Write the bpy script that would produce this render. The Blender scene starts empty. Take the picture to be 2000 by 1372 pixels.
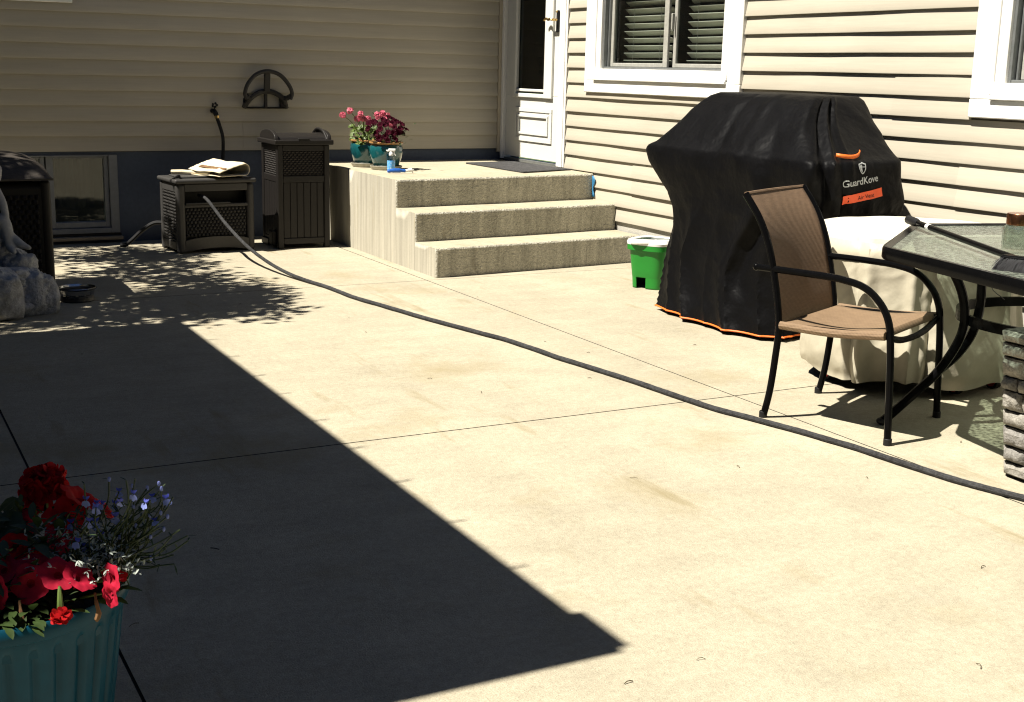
import bpy, math, random
from mathutils import Vector, Matrix, noise
from mathutils.bvhtree import BVHTree
random.seed(7)
R_ = math.radians
scene = bpy.context.scene
COL = scene.collection
scene.cycles.diffuse_bounces = 1; scene.cycles.use_denoising = True; scene.cycles.filter_width = 1.15; scene.cycles.use_adaptive_sampling = False; scene.cycles.sample_clamp_indirect = 1.5

# ------------------------------------------------------------------ camera
cam_d = bpy.data.cameras.new('camera')
cam = bpy.data.objects.new('camera', cam_d); COL.objects.link(cam)
cam_d.sensor_width = 36.0; cam_d.lens = 44.43
cam_d.clip_start = 0.05; cam_d.clip_end = 2000
YAW, PITCH, ROLL = R_(28.261), R_(-12.5345), R_(1.3646)
_f = Vector((math.sin(YAW)*math.cos(PITCH), math.cos(YAW)*math.cos(PITCH), math.sin(PITCH)))
_r = Vector((math.cos(YAW), -math.sin(YAW), 0)); _u = _r.cross(_f)
_r2 = _r*math.cos(ROLL)+_u*math.sin(ROLL); _u2 = _u*math.cos(ROLL)-_r*math.sin(ROLL)
cam.matrix_world = Matrix(((_r2.x,_u2.x,-_f.x,-4.700),(_r2.y,_u2.y,-_f.y,-8.9987),(_r2.z,_u2.z,-_f.z,1.2287),(0,0,0,1)))
scene.camera = cam

# ------------------------------------------------------------------ light
SUN_DIR = Vector((0.62, -0.04, -1.0)).normalized()
SUN_EL = math.asin(-SUN_DIR.z)
SUN_AZ = math.atan2(-SUN_DIR.x, -SUN_DIR.y)          # clockwise from +Y
world = bpy.data.worlds.new('World'); scene.world = world; world.use_nodes = True
wn = world.node_tree; wn.nodes.clear()
sky = wn.nodes.new('ShaderNodeTexSky'); sky.sky_type = 'NISHITA'; sky.sun_disc = False
sky.sun_elevation = SUN_EL; sky.sun_rotation = SUN_AZ
sky.air_density = 0.35; sky.dust_density = 0.1; sky.ozone_density = 2.5
bg = wn.nodes.new('ShaderNodeBackground'); bg.inputs[1].default_value = 0.05
wo = wn.nodes.new('ShaderNodeOutputWorld')
wn.links.new(sky.outputs[0], bg.inputs[0]); wn.links.new(bg.outputs[0], wo.inputs[0])
sun_d = bpy.data.lights.new('sun', 'SUN'); sun_d.energy = 5.0; sun_d.angle = R_(0.5); sun_d.color = (1.0, 0.94, 0.83)
sun = bpy.data.objects.new('sun', sun_d); COL.objects.link(sun)
sun.rotation_euler = SUN_DIR.to_track_quat('-Z', 'Y').to_euler(); sun.location = (-6, 0, 8)
scene.view_settings.view_transform = 'Standard'; scene.view_settings.look = 'None'
scene.view_settings.exposure = 1.15; scene.view_settings.gamma = 1.0
scene.view_settings.use_curve_mapping = False

# ------------------------------------------------------------------ materials
def mat(name, col, rough=0.6, metal=0.0, spec=0.5, noises=(), bumps=(), coat=0.0, tint=None, trans=0.0, vary=0.0):
    """col: linear base colour. noises: (scale, amount, (sx,sy,sz)); bumps: (scale, strength, distance, (sx,sy,sz)); tint: (scale, colour, lo, hi, stretch)"""
    m = bpy.data.materials.new(name); m.use_nodes = True
    nt = m.node_tree; N = nt.nodes; L = nt.links
    b = N['Principled BSDF']
    b.inputs['Roughness'].default_value = rough; b.inputs['Metallic'].default_value = metal
    b.inputs['Specular IOR Level'].default_value = spec; b.inputs['Coat Weight'].default_value = coat
    b.inputs['Base Color'].default_value = (*col, 1)
    geo = N.new('ShaderNodeNewGeometry')
    def coords(st):
        mp = N.new('ShaderNodeMapping'); mp.inputs['Scale'].default_value = st
        L.new(geo.outputs['Position'], mp.inputs['Vector']); return mp.outputs[0]
    cur = None
    for i, nz in enumerate(noises):
        sc, am = nz[0], nz[1]; st = nz[2] if len(nz) > 2 else (1, 1, 1)
        t = N.new('ShaderNodeTexNoise'); t.inputs['Scale'].default_value = sc; t.inputs['Detail'].default_value = 5
        t.inputs['Roughness'].default_value = 0.62
        L.new(coords(st), t.inputs['Vector'])
        mr = N.new('ShaderNodeMapRange'); mr.inputs[1].default_value = 0.28; mr.inputs[2].default_value = 0.72
        mr.inputs[3].default_value = 1-am; mr.inputs[4].default_value = 1+am
        L.new(t.outputs['Fac'], mr.inputs[0])
        mx = N.new('ShaderNodeMix'); mx.data_type = 'RGBA'; mx.blend_type = 'MULTIPLY'; mx.inputs[0].default_value = 1
        if cur is None: mx.inputs[6].default_value = (*col, 1)
        else: L.new(cur, mx.inputs[6])
        L.new(mr.outputs[0], mx.inputs[7]); cur = mx.outputs[2]
    if tint:
        for (sc, tc, lo, hi, st) in tint:
            t = N.new('ShaderNodeTexNoise'); t.inputs['Scale'].default_value = sc; t.inputs['Detail'].default_value = 6
            t.inputs['Roughness'].default_value = 0.65
            L.new(coords(st), t.inputs['Vector'])
            mr = N.new('ShaderNodeMapRange'); mr.inputs[1].default_value = lo; mr.inputs[2].default_value = hi
            L.new(t.outputs['Fac'], mr.inputs[0])
            mx = N.new('ShaderNodeMix'); mx.data_type = 'RGBA'; mx.blend_type = 'MIX'
            L.new(mr.outputs[0], mx.inputs[0])
            if cur is None: mx.inputs[6].default_value = (*col, 1)
            else: L.new(cur, mx.inputs[6])
            mx.inputs[7].default_value = (*tc, 1); cur = mx.outputs[2]
    if vary:
        oi = N.new('ShaderNodeObjectInfo'); mr = N.new('ShaderNodeMapRange'); mr.inputs[3].default_value = 1-vary; mr.inputs[4].default_value = 1+vary
        L.new(oi.outputs['Random'], mr.inputs[0]); mx = N.new('ShaderNodeMix'); mx.data_type = 'RGBA'; mx.blend_type = 'MULTIPLY'; mx.inputs[0].default_value = 1
        if cur is None: mx.inputs[6].default_value = (*col, 1)
        else: L.new(cur, mx.inputs[6])
        L.new(mr.outputs[0], mx.inputs[7]); cur = mx.outputs[2]
    if cur is not None: L.new(cur, b.inputs['Base Color'])
    nrm = None
    for bp in bumps:
        sc, stg, dist = bp[0], bp[1], bp[2]; st = bp[3] if len(bp) > 3 else (1, 1, 1)
        t = N.new('ShaderNodeTexNoise'); t.inputs['Scale'].default_value = sc; t.inputs['Detail'].default_value = 4
        L.new(coords(st), t.inputs['Vector'])
        bu = N.new('ShaderNodeBump'); bu.inputs['Strength'].default_value = stg; bu.inputs['Distance'].default_value = dist
        L.new(t.outputs['Fac'], bu.inputs['Height'])
        if nrm is not None: L.new(nrm, bu.inputs['Normal'])
        nrm = bu.outputs[0]
    if nrm is not None: L.new(nrm, b.inputs['Normal'])
    if trans > 0:
        tr = N.new('ShaderNodeBsdfTranslucent'); ms = N.new('ShaderNodeMixShader'); ms.inputs[0].default_value = trans
        if cur is not None: L.new(cur, tr.inputs[0])
        else: tr.inputs[0].default_value = (*col, 1)
        L.new(b.outputs[0], ms.inputs[1]); L.new(tr.outputs[0], ms.inputs[2])
        L.new(ms.outputs[0], N['Material Output'].inputs[0])
    return m

def glass_mat(name, tint=(.92,.95,.94), diff=None, diff_w=0.0, bump=None, rough=0.02, refl=.04):
    m = bpy.data.materials.new(name); m.use_nodes = True
    nt = m.node_tree; N = nt.nodes; L = nt.links
    N.remove(N['Principled BSDF'])
    tr = N.new('ShaderNodeBsdfTransparent'); tr.inputs[0].default_value = (*tint, 1)
    gl = N.new('ShaderNodeBsdfGlossy'); gl.inputs['Roughness'].default_value = rough
    fr = N.new('ShaderNodeLayerWeight'); fr.inputs[0].default_value = 0.5
    pw = N.new('ShaderNodeMath'); pw.operation = 'POWER'; pw.inputs[1].default_value = 5; L.new(fr.outputs['Facing'], pw.inputs[0])
    ma = N.new('ShaderNodeMath'); ma.operation = 'MULTIPLY_ADD'; ma.inputs[1].default_value = .98-refl; ma.inputs[2].default_value = refl; L.new(pw.outputs[0], ma.inputs[0])
    ms = N.new('ShaderNodeMixShader')
    L.new(ma.outputs[0], ms.inputs[0]); L.new(gl.outputs[0], ms.inputs[2])
    src = tr.outputs[0]
    if bump:
        geo = N.new('ShaderNodeNewGeometry')
        t = N.new('ShaderNodeTexNoise'); t.inputs['Scale'].default_value = bump[0]; t.inputs['Detail'].default_value = 5
        L.new(geo.outputs['Position'], t.inputs['Vector'])
        bu = N.new('ShaderNodeBump'); bu.inputs['Strength'].default_value = bump[1]; bu.inputs['Distance'].default_value = 0.004
        L.new(t.outputs['Fac'], bu.inputs['Height'])
        L.new(bu.outputs[0], gl.inputs['Normal']); L.new(bu.outputs[0], fr.inputs['Normal'])
    if diff:
        d = N.new('ShaderNodeBsdfDiffuse'); d.inputs[0].default_value = (*diff, 1)
        tl = N.new('ShaderNodeBsdfTranslucent'); tl.inputs[0].default_value = (*diff, 1)
        m1 = N.new('ShaderNodeMixShader'); m1.inputs[0].default_value = 0.5
        L.new(d.outputs[0], m1.inputs[1]); L.new(tl.outputs[0], m1.inputs[2])
        m2 = N.new('ShaderNodeMixShader'); m2.inputs[0].default_value = diff_w
        if bump:
            mr = N.new('ShaderNodeMapRange'); mr.inputs[1].default_value = 0.35; mr.inputs[2].default_value = 0.65
            mr.inputs[3].default_value = max(0, diff_w-0.4); mr.inputs[4].default_value = min(1, diff_w+0.3)
            L.new(t.outputs['Fac'], mr.inputs[0]); L.new(mr.outputs[0], m2.inputs[0]); L.new(bu.outputs[0], d.inputs['Normal'])
        L.new(src, m2.inputs[1]); L.new(m1.outputs[0], m2.inputs[2]); src = m2.outputs[0]
    L.new(src, ms.inputs[1]); L.new(ms.outputs[0], N['Material Output'].inputs[0])
    return m

def weave_mat(name, c1, c2, scale, direction_a=(1,0,0), rough=0.75, bump=0.6):
    """woven sling cloth: two crossed thread sets from the real position of the cloth"""
    m = mat(name, c1, rough)
    nt = m.node_tree; N = nt.nodes; L = nt.links; b = N['Principled BSDF']
    geo = N.new('ShaderNodeNewGeometry')
    d = Vector(direction_a).normalized()
    def thread(vec, sc, dist):
        dt = N.new('ShaderNodeVectorMath'); dt.operation = 'DOT_PRODUCT'; dt.inputs[1].default_value = vec
        L.new(geo.outputs['Position'], dt.inputs[0])
        mu = N.new('ShaderNodeMath'); mu.operation = 'MULTIPLY'; mu.inputs[1].default_value = sc
        L.new(dt.outputs['Value'], mu.inputs[0])
        nz = N.new('ShaderNodeTexNoise'); nz.inputs['Scale'].default_value = dist; nz.inputs['Detail'].default_value = 2
        L.new(geo.outputs['Position'], nz.inputs['Vector'])
        ad = N.new('ShaderNodeMath'); ad.operation = 'MULTIPLY_ADD'; ad.inputs[1].default_value = 0.7
        L.new(nz.outputs['Fac'], ad.inputs[0]); L.new(mu.outputs[0], ad.inputs[2])
        s = N.new('ShaderNodeMath'); s.operation = 'SINE'; L.new(ad.outputs[0], s.inputs[0]); return s.outputs[0]
    a = thread(d, scale, 30); z = thread((-d.y*0.45, d.x*0.45, 0.9), scale, 30)
    mm = N.new('ShaderNodeMath'); mm.operation = 'ADD'; L.new(a, mm.inputs[0]); L.new(z, mm.inputs[1])
    mr = N.new('ShaderNodeMapRange'); mr.inputs[1].default_value = -1.6; mr.inputs[2].default_value = 1.6
    L.new(mm.outputs[0], mr.inputs[0])
    fib = N.new('ShaderNodeTexNoise'); fib.inputs['Scale'].default_value = 120; fib.inputs['Detail'].default_value = 3
    mp = N.new('ShaderNodeMapping'); mp.inputs['Scale'].default_value = (0.25, 0.25, 1.6)
    L.new(geo.outputs['Position'], mp.inputs[0]); L.new(mp.outputs[0], fib.inputs['Vector'])
    av = N.new('ShaderNodeMath'); av.operation = 'MULTIPLY_ADD'; av.inputs[1].default_value = 0.5
    L.new(mr.outputs[0], av.inputs[0])
    hf = N.new('ShaderNodeMath'); hf.operation = 'MULTIPLY'; hf.inputs[1].default_value = 0.6; L.new(fib.outputs['Fac'], hf.inputs[0])
    L.new(hf.outputs[0], av.inputs[2])
    mx = N.new('ShaderNodeMix'); mx.data_type = 'RGBA'; mx.inputs[6].default_value = (*c1, 1); mx.inputs[7].default_value = (*c2, 1)
    L.new(av.outputs[0], mx.inputs[0]); L.new(mx.outputs[2], b.inputs['Base Color'])
    bu = N.new('ShaderNodeBump'); bu.inputs['Strength'].default_value = bump; bu.inputs['Distance'].default_value = 0.001
    L.new(mr.outputs[0], bu.inputs['Height']); L.new(bu.outputs[0], b.inputs['Normal'])
    return m

MT = {}
MT['slab'] = mat('patio_concrete', (.358,.322,.240), .92, spec=.2,
    noises=((.55,.09),(2.6,.09,(1,.45,1)),(9,.09,(.5,1,1)),(45,.13),(150,.15),(330,.18)),
    tint=((1.3,(.27,.225,.13),.56,.80,(1,1,1)),(2.3,(.255,.215,.13),.60,.74,(2.4,.4,1)),(5,(.36,.335,.26),.60,.76,(1,.5,1)),
          (70,(.15,.125,.085),.70,.76,(1,1,1)),(17,(.20,.165,.105),.71,.80,(1,.6,1)),(3.1,(.26,.22,.145),.735,.80,(1,1,1))),
    bumps=((260,.5,.004),(110,.3,.004),(14,.3,.006,(.3,1.6,1))))
MT['joint'] = mat('joint_dirt', (.020,.017,.013), .95)
MT['lawn'] = mat('lawn', (.05,.09,.025), .95, noises=((2,.3),(40,.4)))
MT['porch_top'] = mat('porch_top_concrete', (.37,.335,.245), .9, spec=.25, noises=((3,.1),(30,.1),(200,.15)),
    tint=((7,(.31,.265,.165),.54,.76,(3.5,.7,1)),), bumps=((260,.4,.002),))
MT['porch_side'] = mat('porch_side_concrete', (.37,.345,.28), .9, spec=.25, noises=((8,.24,(2,2,.05)),(30,.17,(1.6,1.6,.05)),(180,.10)),
    tint=((8,(.33,.29,.20),.58,.78,(2,2,.25)),(13,(.24,.225,.175),.60,.78,(1.6,2.2,.06))), bumps=((16,.5,.006,(2,2,.1)),(220,.4,.002)))
MT['porch_front'] = mat('porch_front_concrete', (.47,.445,.365), .92, spec=.2, noises=((7,.26,(2,2,.15)),(55,.22),(210,.26)),
    tint=((5,(.25,.205,.135),.62,.80,(1.5,1.5,.4)),(12,(.25,.24,.20),.55,.78,(2.5,2.5,.35))), bumps=((80,1.0,.014),(230,.8,.005)))
MT['siding'] = mat('vinyl_siding', (.455,.415,.335), .55, spec=.3, vary=.045, tint=((2.2,(.36,.32,.25),.62,.85,(.5,.5,2)),(40,(.33,.29,.22),.72,.80,(.3,.3,1))), noises=((1.3,.05),(14,.05,(.12,.12,1.6)),(60,.05,(.05,.05,2))),
    bumps=((90,.10,.001,(.06,.06,2)),))
MT['white_trim'] = mat('white_vinyl_trim', (.84,.83,.79), .4, noises=((4,.04),(70,.03)))
MT['tan_trim'] = mat('tan_corner_post', (.50,.44,.33), .5, noises=((4,.05),))
MT['grey_frame'] = mat('weathered_sash_frame', (.34,.335,.30), .5, noises=((25,.12),(90,.12)))
MT['alum'] = mat('dull_aluminium_track', (.20,.21,.21), .45, metal=.5, noises=((30,.15),))
MT['basement_frame'] = mat('basement_frame_paint', (.19,.20,.215), .5, noises=((20,.1),))
MT['found_dark'] = mat('blue_foundation_paint', (.062,.078,.115), .8, noises=((3,.15),(40,.12)), bumps=((60,.3,.003),))
MT['found_grey'] = mat('grey_foundation', (.40,.385,.34), .9, noises=((5,.12),(60,.12)), bumps=((80,.5,.004),))
MT['core'] = mat('wall_sheathing', (.10,.09,.07), .9)
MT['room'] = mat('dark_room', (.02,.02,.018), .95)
MT['glass'] = glass_mat('window_glass', refl=.03)
MT['door_glass'] = glass_mat('door_glass', (.30,.31,.28))
MT['blind'] = mat('blind_slat', (.50,.50,.42), .55)
MT['cord'] = mat('blind_cord', (.20,.20,.17), .8)
MT['curtain'] = mat('basement_shade_cloth', (.018,.0175,.015), .9, noises=((20,.1),))
MT['door'] = mat('white_door_paint', (.66,.655,.61), .4, noises=((5,.03),))
MT['brass'] = mat('polished_brass', (.62,.42,.16), .25, metal=1)
MT['dark_metal'] = mat('dark_bronze', (.012,.009,.005), .35, spec=.4)
MT['doormat'] = mat('charcoal_doormat', (.040,.039,.040), .95, noises=((30,.5),(160,.5)), bumps=((200,1,.006),))
MT['wood_sill'] = mat('weathered_wood', (.34,.27,.18), .8, noises=((10,.2,(.3,4,4)),))
MT['rubber'] = mat('black_rubber', (.008,.008,.009), .6, spec=.3)
MT['hose'] = mat('grey_woven_hose', (.034,.034,.035), .85, spec=.2, noises=((5,.35),(70,.5),(300,.5)), bumps=((260,.9,.003),))
MT['brown_plastic'] = mat('brown_resin', (.011,.0093,.0082), .5, spec=.3, noises=((60,.15),), bumps=((160,.15,.001),))
MT['brown_wicker'] = mat('brown_resin_wicker', (.019,.0155,.013), .55, spec=.3)
MT['grey_plastic'] = mat('grey_taupe_resin', (.043,.041,.039), .5, spec=.3, noises=((60,.1),), bumps=((160,.15,.001),))
MT['grey_wicker'] = mat('taupe_resin_wicker', (.034,.032,.030), .55, spec=.3)
MT['dark_box'] = mat('dark_brown_resin', (.007,.006,.0055), .55, spec=.25, noises=((40,.1),))
MT['dark_lid'] = mat('brown_wood_grain_lid', (.040,.033,.027), .6, noises=((7,.4,(1,6,6)),(40,.3,(1,5,5))), bumps=((20,.6,.008,(.6,4,4)),))
MT['burlap'] = mat('cream_burlap', (.62,.54,.38), .9, noises=((30,.08),(300,.2)), bumps=((300,.5,.002),))
MT['brown_stain'] = mat('frayed_brown_edge', (.16,.085,.035), .95, noises=((60,.4),))
MT['rock'] = mat('cast_stone_grey', (.43,.43,.42), .9, noises=((6,.25),(30,.25),(140,.2)), tint=((9,(.40,.39,.35),.55,.75,(1,1,1)),(5,(.13,.14,.145),.58,.78,(1,1,1))), bumps=((22,.9,.02),(90,.6,.005)))
MT['statue'] = mat('cast_statue_grey', (.38,.38,.37), .85, noises=((14,.15),(90,.12)), bumps=((60,.4,.004),))
MT['steel'] = mat('brushed_steel', (.55,.55,.55), .22, metal=1)
MT['bowl_black'] = mat('black_bowl_enamel', (.012,.012,.013), .45)
MT['bone_print'] = mat('grey_bone_print', (.06,.06,.06), .6)
def glazed(name, a, b):
    return mat(name, a, .16, spec=.6, coat=.6, noises=((9,.25),(40,.12)), tint=((7,b,.50,.72,(1,1,.6)),))
MT['teal_glaze'] = glazed('teal_glaze', (.008,.085,.095), (.005,.022,.034))
MT['rim_glaze'] = mat('amber_rim_glaze', (.36,.19,.07), .25, coat=.4, noises=((30,.3),))
MT['saucer'] = mat('clear_grey_saucer', (.38,.36,.29), .35, noises=((30,.2),))
MT['soil'] = mat('potting_soil', (.02,.015,.01), .95, noises=((60,.5),))
MT['leaf'] = mat('green_leaf', (.032,.055,.014), .55, spec=.25, noises=((25,.35),), trans=.25)
MT['leaf_bright'] = mat('fresh_green_leaf', (.10,.15,.03), .55, noises=((25,.3),), trans=.3)
MT['leaf_dark'] = mat('dark_green_leaf', (.028,.05,.014), .55, noises=((25,.35),), trans=.2)
MT['silver_leaf'] = mat('silver_leaf', (.34,.38,.34), .7, noises=((60,.2),), trans=.15)
MT['pink'] = mat('pink_petal', (.72,.17,.25), .7, spec=.15, noises=((90,.25),), tint=((160,(.80,.55,.55),.55,.7,(1,1,1)),), trans=.3)
MT['burgundy'] = mat('burgundy_petal', (.032,.0012,.007), .7, spec=.06, noises=((60,.4),), trans=.15)
MT['red'] = mat('red_petal', (.42,.008,.010), .7, spec=.12, noises=((50,.25),), trans=.3)
MT['red_throat'] = mat('dark_red_throat', (.26,.006,.016), .8, spec=.1, trans=.2)
MT['magenta'] = mat('rose_red_petal', (.46,.016,.045), .7, spec=.12, noises=((50,.25),), trans=.3)
MT['blue'] = mat('blue_petal', (.07,.09,.50), .6, noises=((80,.3),), trans=.3)
MT['paleblue'] = mat('pale_blue_petal', (.22,.27,.62), .6, trans=.3)
MT['dry_leaf'] = mat('withered_leaf', (.16,.08,.03), .9)
MT['planter'] = mat('teal_ribbed_plastic', (.004,.048,.082), .36, spec=.14, noises=((6,.2,(1,1,.5)),(30,.12)))
MT['clear_plastic'] = glass_mat('clear_plastic', (.88,.94,.97), refl=.12)
MT['blue_label'] = mat('blue_label', (.10,.36,.72), .4, tint=((60,(.65,.75,.85),.55,.62,(1,1,3)),))
MT['white_plastic'] = mat('white_plastic', (.78,.78,.76), .35)
MT['blue_grip'] = mat('blue_grip', (.015,.10,.42), .4)
MT['green_plastic'] = mat('green_plastic', (.008,.20,.018), .42, noises=((20,.06),))
MT['blue_tape'] = mat('blue_tape', (.03,.17,.34), .6)
MT['cover'] = mat('black_cover_cloth', (.0034,.0034,.0039), .48, spec=.07, noises=((6,.2),(160,.25)), bumps=((5,.45,.04),(20,.22,.010),(420,.3,.001)))
MT['orange'] = mat('orange_piping', (.85,.17,.02), .55)
MT['orange_patch'] = mat('orange_patch', (.85,.10,.02), .55)
MT['print_grey'] = mat('silver_print', (.42,.44,.44), .6)
MT['print_black'] = mat('black_print', (.02,.006,.004), .7)
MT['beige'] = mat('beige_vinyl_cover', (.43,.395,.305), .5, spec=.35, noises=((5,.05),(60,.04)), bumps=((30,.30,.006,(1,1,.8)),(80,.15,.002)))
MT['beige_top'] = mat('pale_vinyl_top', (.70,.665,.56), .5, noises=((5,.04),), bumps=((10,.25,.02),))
MT['red_wheel'] = mat('red_wheel', (.55,.02,.01), .4)
MT['frame'] = mat('black_powder_coat', (.003,.003,.0033), .22, spec=.05, noises=((60,.2),), bumps=((300,.05,.001),))
MT['sling'] = weave_mat('brown_sling', (.060,.036,.020), (.26,.165,.098), 1500, (.91,.40,0))
MT['sling_seat'] = weave_mat('brown_sling_seat', (.105,.064,.034), (.245,.162,.092), 1500, (.91,.40,0))
MT['rain_glass'] = glass_mat('rain_glass', (.55,.68,.60), (.45,.51,.43), .68, bump=(70,1.0), rough=.12)
MT['jar_glass'] = glass_mat('jar_glass', (.90,.93,.90), bump=(40,.5), rough=.02, refl=.16)
MT['copper'] = mat('copper_lid', (.62,.27,.14), .22, metal=1)
MT['bristle'] = mat('black_bristles', (.012,.012,.014), .7)
MT['stone'] = mat('split_stone_grey', (.25,.235,.205), .9, noises=((12,.25),(50,.3),(190,.3)), bumps=((30,.9,.012),(140,.7,.004)))
MT['stone_b'] = mat('split_stone_dark', (.20,.19,.175), .9, noises=((12,.25),(50,.3),(190,.3)), bumps=((30,.9,.012),(140,.7,.004)))
MT['mortar'] = mat('dark_mortar', (.05,.046,.04), .95)
MT['bark'] = mat('tree_bark', (.10,.075,.05), .95, noises=((20,.3),), bumps=((30,.8,.02),))
MT['shingle'] = mat('grey_shingle', (.08,.078,.075), .95, noises=((30,.3),))
MT['garage'] = mat('garage_siding', (.16,.15,.13), .7)
MT['litter'] = mat('dry_clippings', (.06,.045,.02), .95)

# ------------------------------------------------------------------ mesh helpers
BASE = {}
class MB:
    def __init__(s): s.v = []; s.f = []; s.m = []
    def add(s, verts, faces, mi=0):
        n = len(s.v); s.v.extend([Vector(p) for p in verts])
        for f in faces: s.f.append(tuple(i+n for i in f)); s.m.append(mi)
    def box(s, x0, x1, y0, y1, z0, z1, mi=0):
        s.add([(x0,y0,z0),(x1,y0,z0),(x1,y1,z0),(x0,y1,z0),(x0,y0,z1),(x1,y0,z1),(x1,y1,z1),(x0,y1,z1)],
              [(0,3,2,1),(4,5,6,7),(0,1,5,4),(1,2,6,5),(2,3,7,6),(3,0,4,7)], mi)
    def obox(s, c, ax, ay, az, mi=0):
        c, ax, ay, az = Vector(c), Vector(ax), Vector(ay), Vector(az)
        p = [c+ax*i+ay*j+az*k for k in (-1,1) for (i,j) in ((-1,-1),(1,-1),(1,1),(-1,1))]
        s.add(p, [(0,3,2,1),(4,5,6,7),(0,1,5,4),(1,2,6,5),(2,3,7,6),(3,0,4,7)], mi)
    def prism(s, poly, z0, z1, mi=0):
        n = len(poly)
        s.add([(p[0],p[1],z0) for p in poly]+[(p[0],p[1],z1) for p in poly],
              [tuple(range(n-1,-1,-1)), tuple(range(n,2*n))]+[(i,(i+1)%n,n+(i+1)%n,n+i) for i in range(n)], mi)
    def tube(s, pts, r, n=8, cap=True, mi=0, closed=False, flat=1.0):
        pts = [Vector(p) for p in pts]; k = len(pts)
        rr = r if isinstance(r, (list, tuple)) else [r]*k
        t0 = (pts[1]-pts[0]).normalized()
        up = Vector((0,0,1)) if abs(t0.z) < .9 else Vector((1,0,0))
        a = t0.cross(up).normalized(); V = []
        for i in range(k):
            if closed: t = (pts[(i+1)%k]-pts[i-1])
            elif i == 0: t = pts[1]-pts[0]
            elif i == k-1: t = pts[-1]-pts[-2]
            else: t = pts[i+1]-pts[i-1]
            if t.length < 1e-9: t = t0
            t.normalize(); a = (a-t*a.dot(t))
            if a.length < 1e-6: a = t.orthogonal()
            a.normalize(); b = t.cross(a)
            for j in range(n):
                th = 2*math.pi*j/n
                V.append(pts[i]+(a*math.cos(th)+b*math.sin(th)*flat)*rr[i])
        F = []
        for i in range(k if closed else k-1):
            i2 = (i+1) % k
            for j in range(n): F.append((i*n+j, i*n+(j+1)%n, i2*n+(j+1)%n, i2*n+j))
        if cap and not closed: F.append(tuple(range(n-1,-1,-1))); F.append(tuple(range((k-1)*n, k*n)))
        s.add(V, F, mi)
    def lathe(s, c, prof, n=40, mi=0, fn=None):
        V = []; k = len(prof)
        for (r, z) in prof:
            for j in range(n):
                th = 2*math.pi*j/n; q = r if fn is None else fn(r, z, th)
                V.append((c[0]+q*math.cos(th), c[1]+q*math.sin(th), c[2]+z))
        F = [(i*n+j, i*n+(j+1)%n, (i+1)*n+(j+1)%n, (i+1)*n+j) for i in range(k-1) for j in range(n)]
        s.add(V, F, mi)
    def sheet(s, rows, mi=0, closeu=False):
        nv = len(rows); nu = len(rows[0]); V = [p for r in rows for p in r]
        F = [(i*nu+j, i*nu+(j+1)%nu, (i+1)*nu+(j+1)%nu, (i+1)*nu+j) for i in range(nv-1) for j in range(nu if closeu else nu-1)]
        s.add(V, F, mi)
    def ball(s, c, r, n=10, mi=0):
        c = Vector(c); rx, ry, rz = (r,r,r) if not isinstance(r,(list,tuple)) else r
        V = [c+Vector((0,0,-rz))]; F = []
        for i in range(1, n):
            ph = -math.pi/2+math.pi*i/n
            for j in range(2*n):
                th = math.pi*j/n; V.append(c+Vector((rx*math.cos(ph)*math.cos(th), ry*math.cos(ph)*math.sin(th), rz*math.sin(ph))))
        V.append(c+Vector((0,0,rz))); m = 2*n
        for j in range(m): F.append((0, 1+(j+1)%m, 1+j))
        for i in range(n-2):
            for j in range(m): F.append((1+i*m+j, 1+i*m+(j+1)%m, 1+(i+1)*m+(j+1)%m, 1+(i+1)*m+j))
        for j in range(m): F.append((len(V)-1, 1+(n-2)*m+j, 1+(n-2)*m+(j+1)%m))
        s.add(V, F, mi)
    def build(s, name, mats, parent=None, base=None, bevel=0, seg=2, sharp=35, kind=None, solid=0):
        me = bpy.data.meshes.new(name)
        B = Vector(base) if base is not None else (BASE[parent.name] if parent else Vector((0,0,0)))
        me.from_pydata([tuple(p-B) for p in s.v], [], s.f)
        mats = mats if isinstance(mats, (list, tuple)) else [mats]
        for m in mats: me.materials.append(MT[m] if isinstance(m, str) else m)
        me.polygons.foreach_set('material_index', s.m)
        me.polygons.foreach_set('use_smooth', [True]*len(me.polygons))
        me.update()
        me.set_sharp_from_angle(angle=R_(sharp))
        o = bpy.data.objects.new(name, me); COL.objects.link(o)
        if parent: o.parent = parent
        else: o.location = B
        BASE[o.name] = B
        if solid:
            md = o.modifiers.new('thickness', 'SOLIDIFY'); md.thickness = solid; md.offset = 0
        if bevel:
            md = o.modifiers.new('bevel', 'BEVEL'); md.width = bevel; md.segments = seg; md.limit_method = 'ANGLE'; md.angle_limit = R_(40)
            me2 = o.modifiers.new('normals', 'WEIGHTED_NORMAL'); me2.keep_sharp = True
        if kind: o['kind'] = kind
        return o

def tag(o, label=None, cat=None, group=None, kind=None):
    if label: o['label'] = label
    if cat: o['category'] = cat
    if group: o['group'] = group
    if kind: o['kind'] = kind
    return o
def thing(name, base, label, cat, group=None, kind=None):
    o = bpy.data.objects.new(name, None); COL.objects.link(o); o.location = base; o.empty_display_size = .1
    BASE[o.name] = Vector(base); return tag(o, label, cat, group, kind)
def inst(src, name, parent, pos, rot=None, scale=None):
    """another object sharing src's mesh; pos is in world space"""
    o = bpy.data.objects.new(name, src.data); COL.objects.link(o); o.parent = parent
    o.location = Vector(pos)-BASE[parent.name]
    if rot: o.rotation_euler = rot
    if scale: o.scale = scale
    BASE[o.name] = BASE[parent.name]
    for md in src.modifiers:
        n = o.modifiers.new(md.name, md.type)
        if md.type == 'BEVEL': n.width = md.width; n.segments = md.segments; n.limit_method = 'ANGLE'; n.angle_limit = md.angle_limit
    return o
def lerp(a, b, t): return a+(b-a)*t
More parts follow.
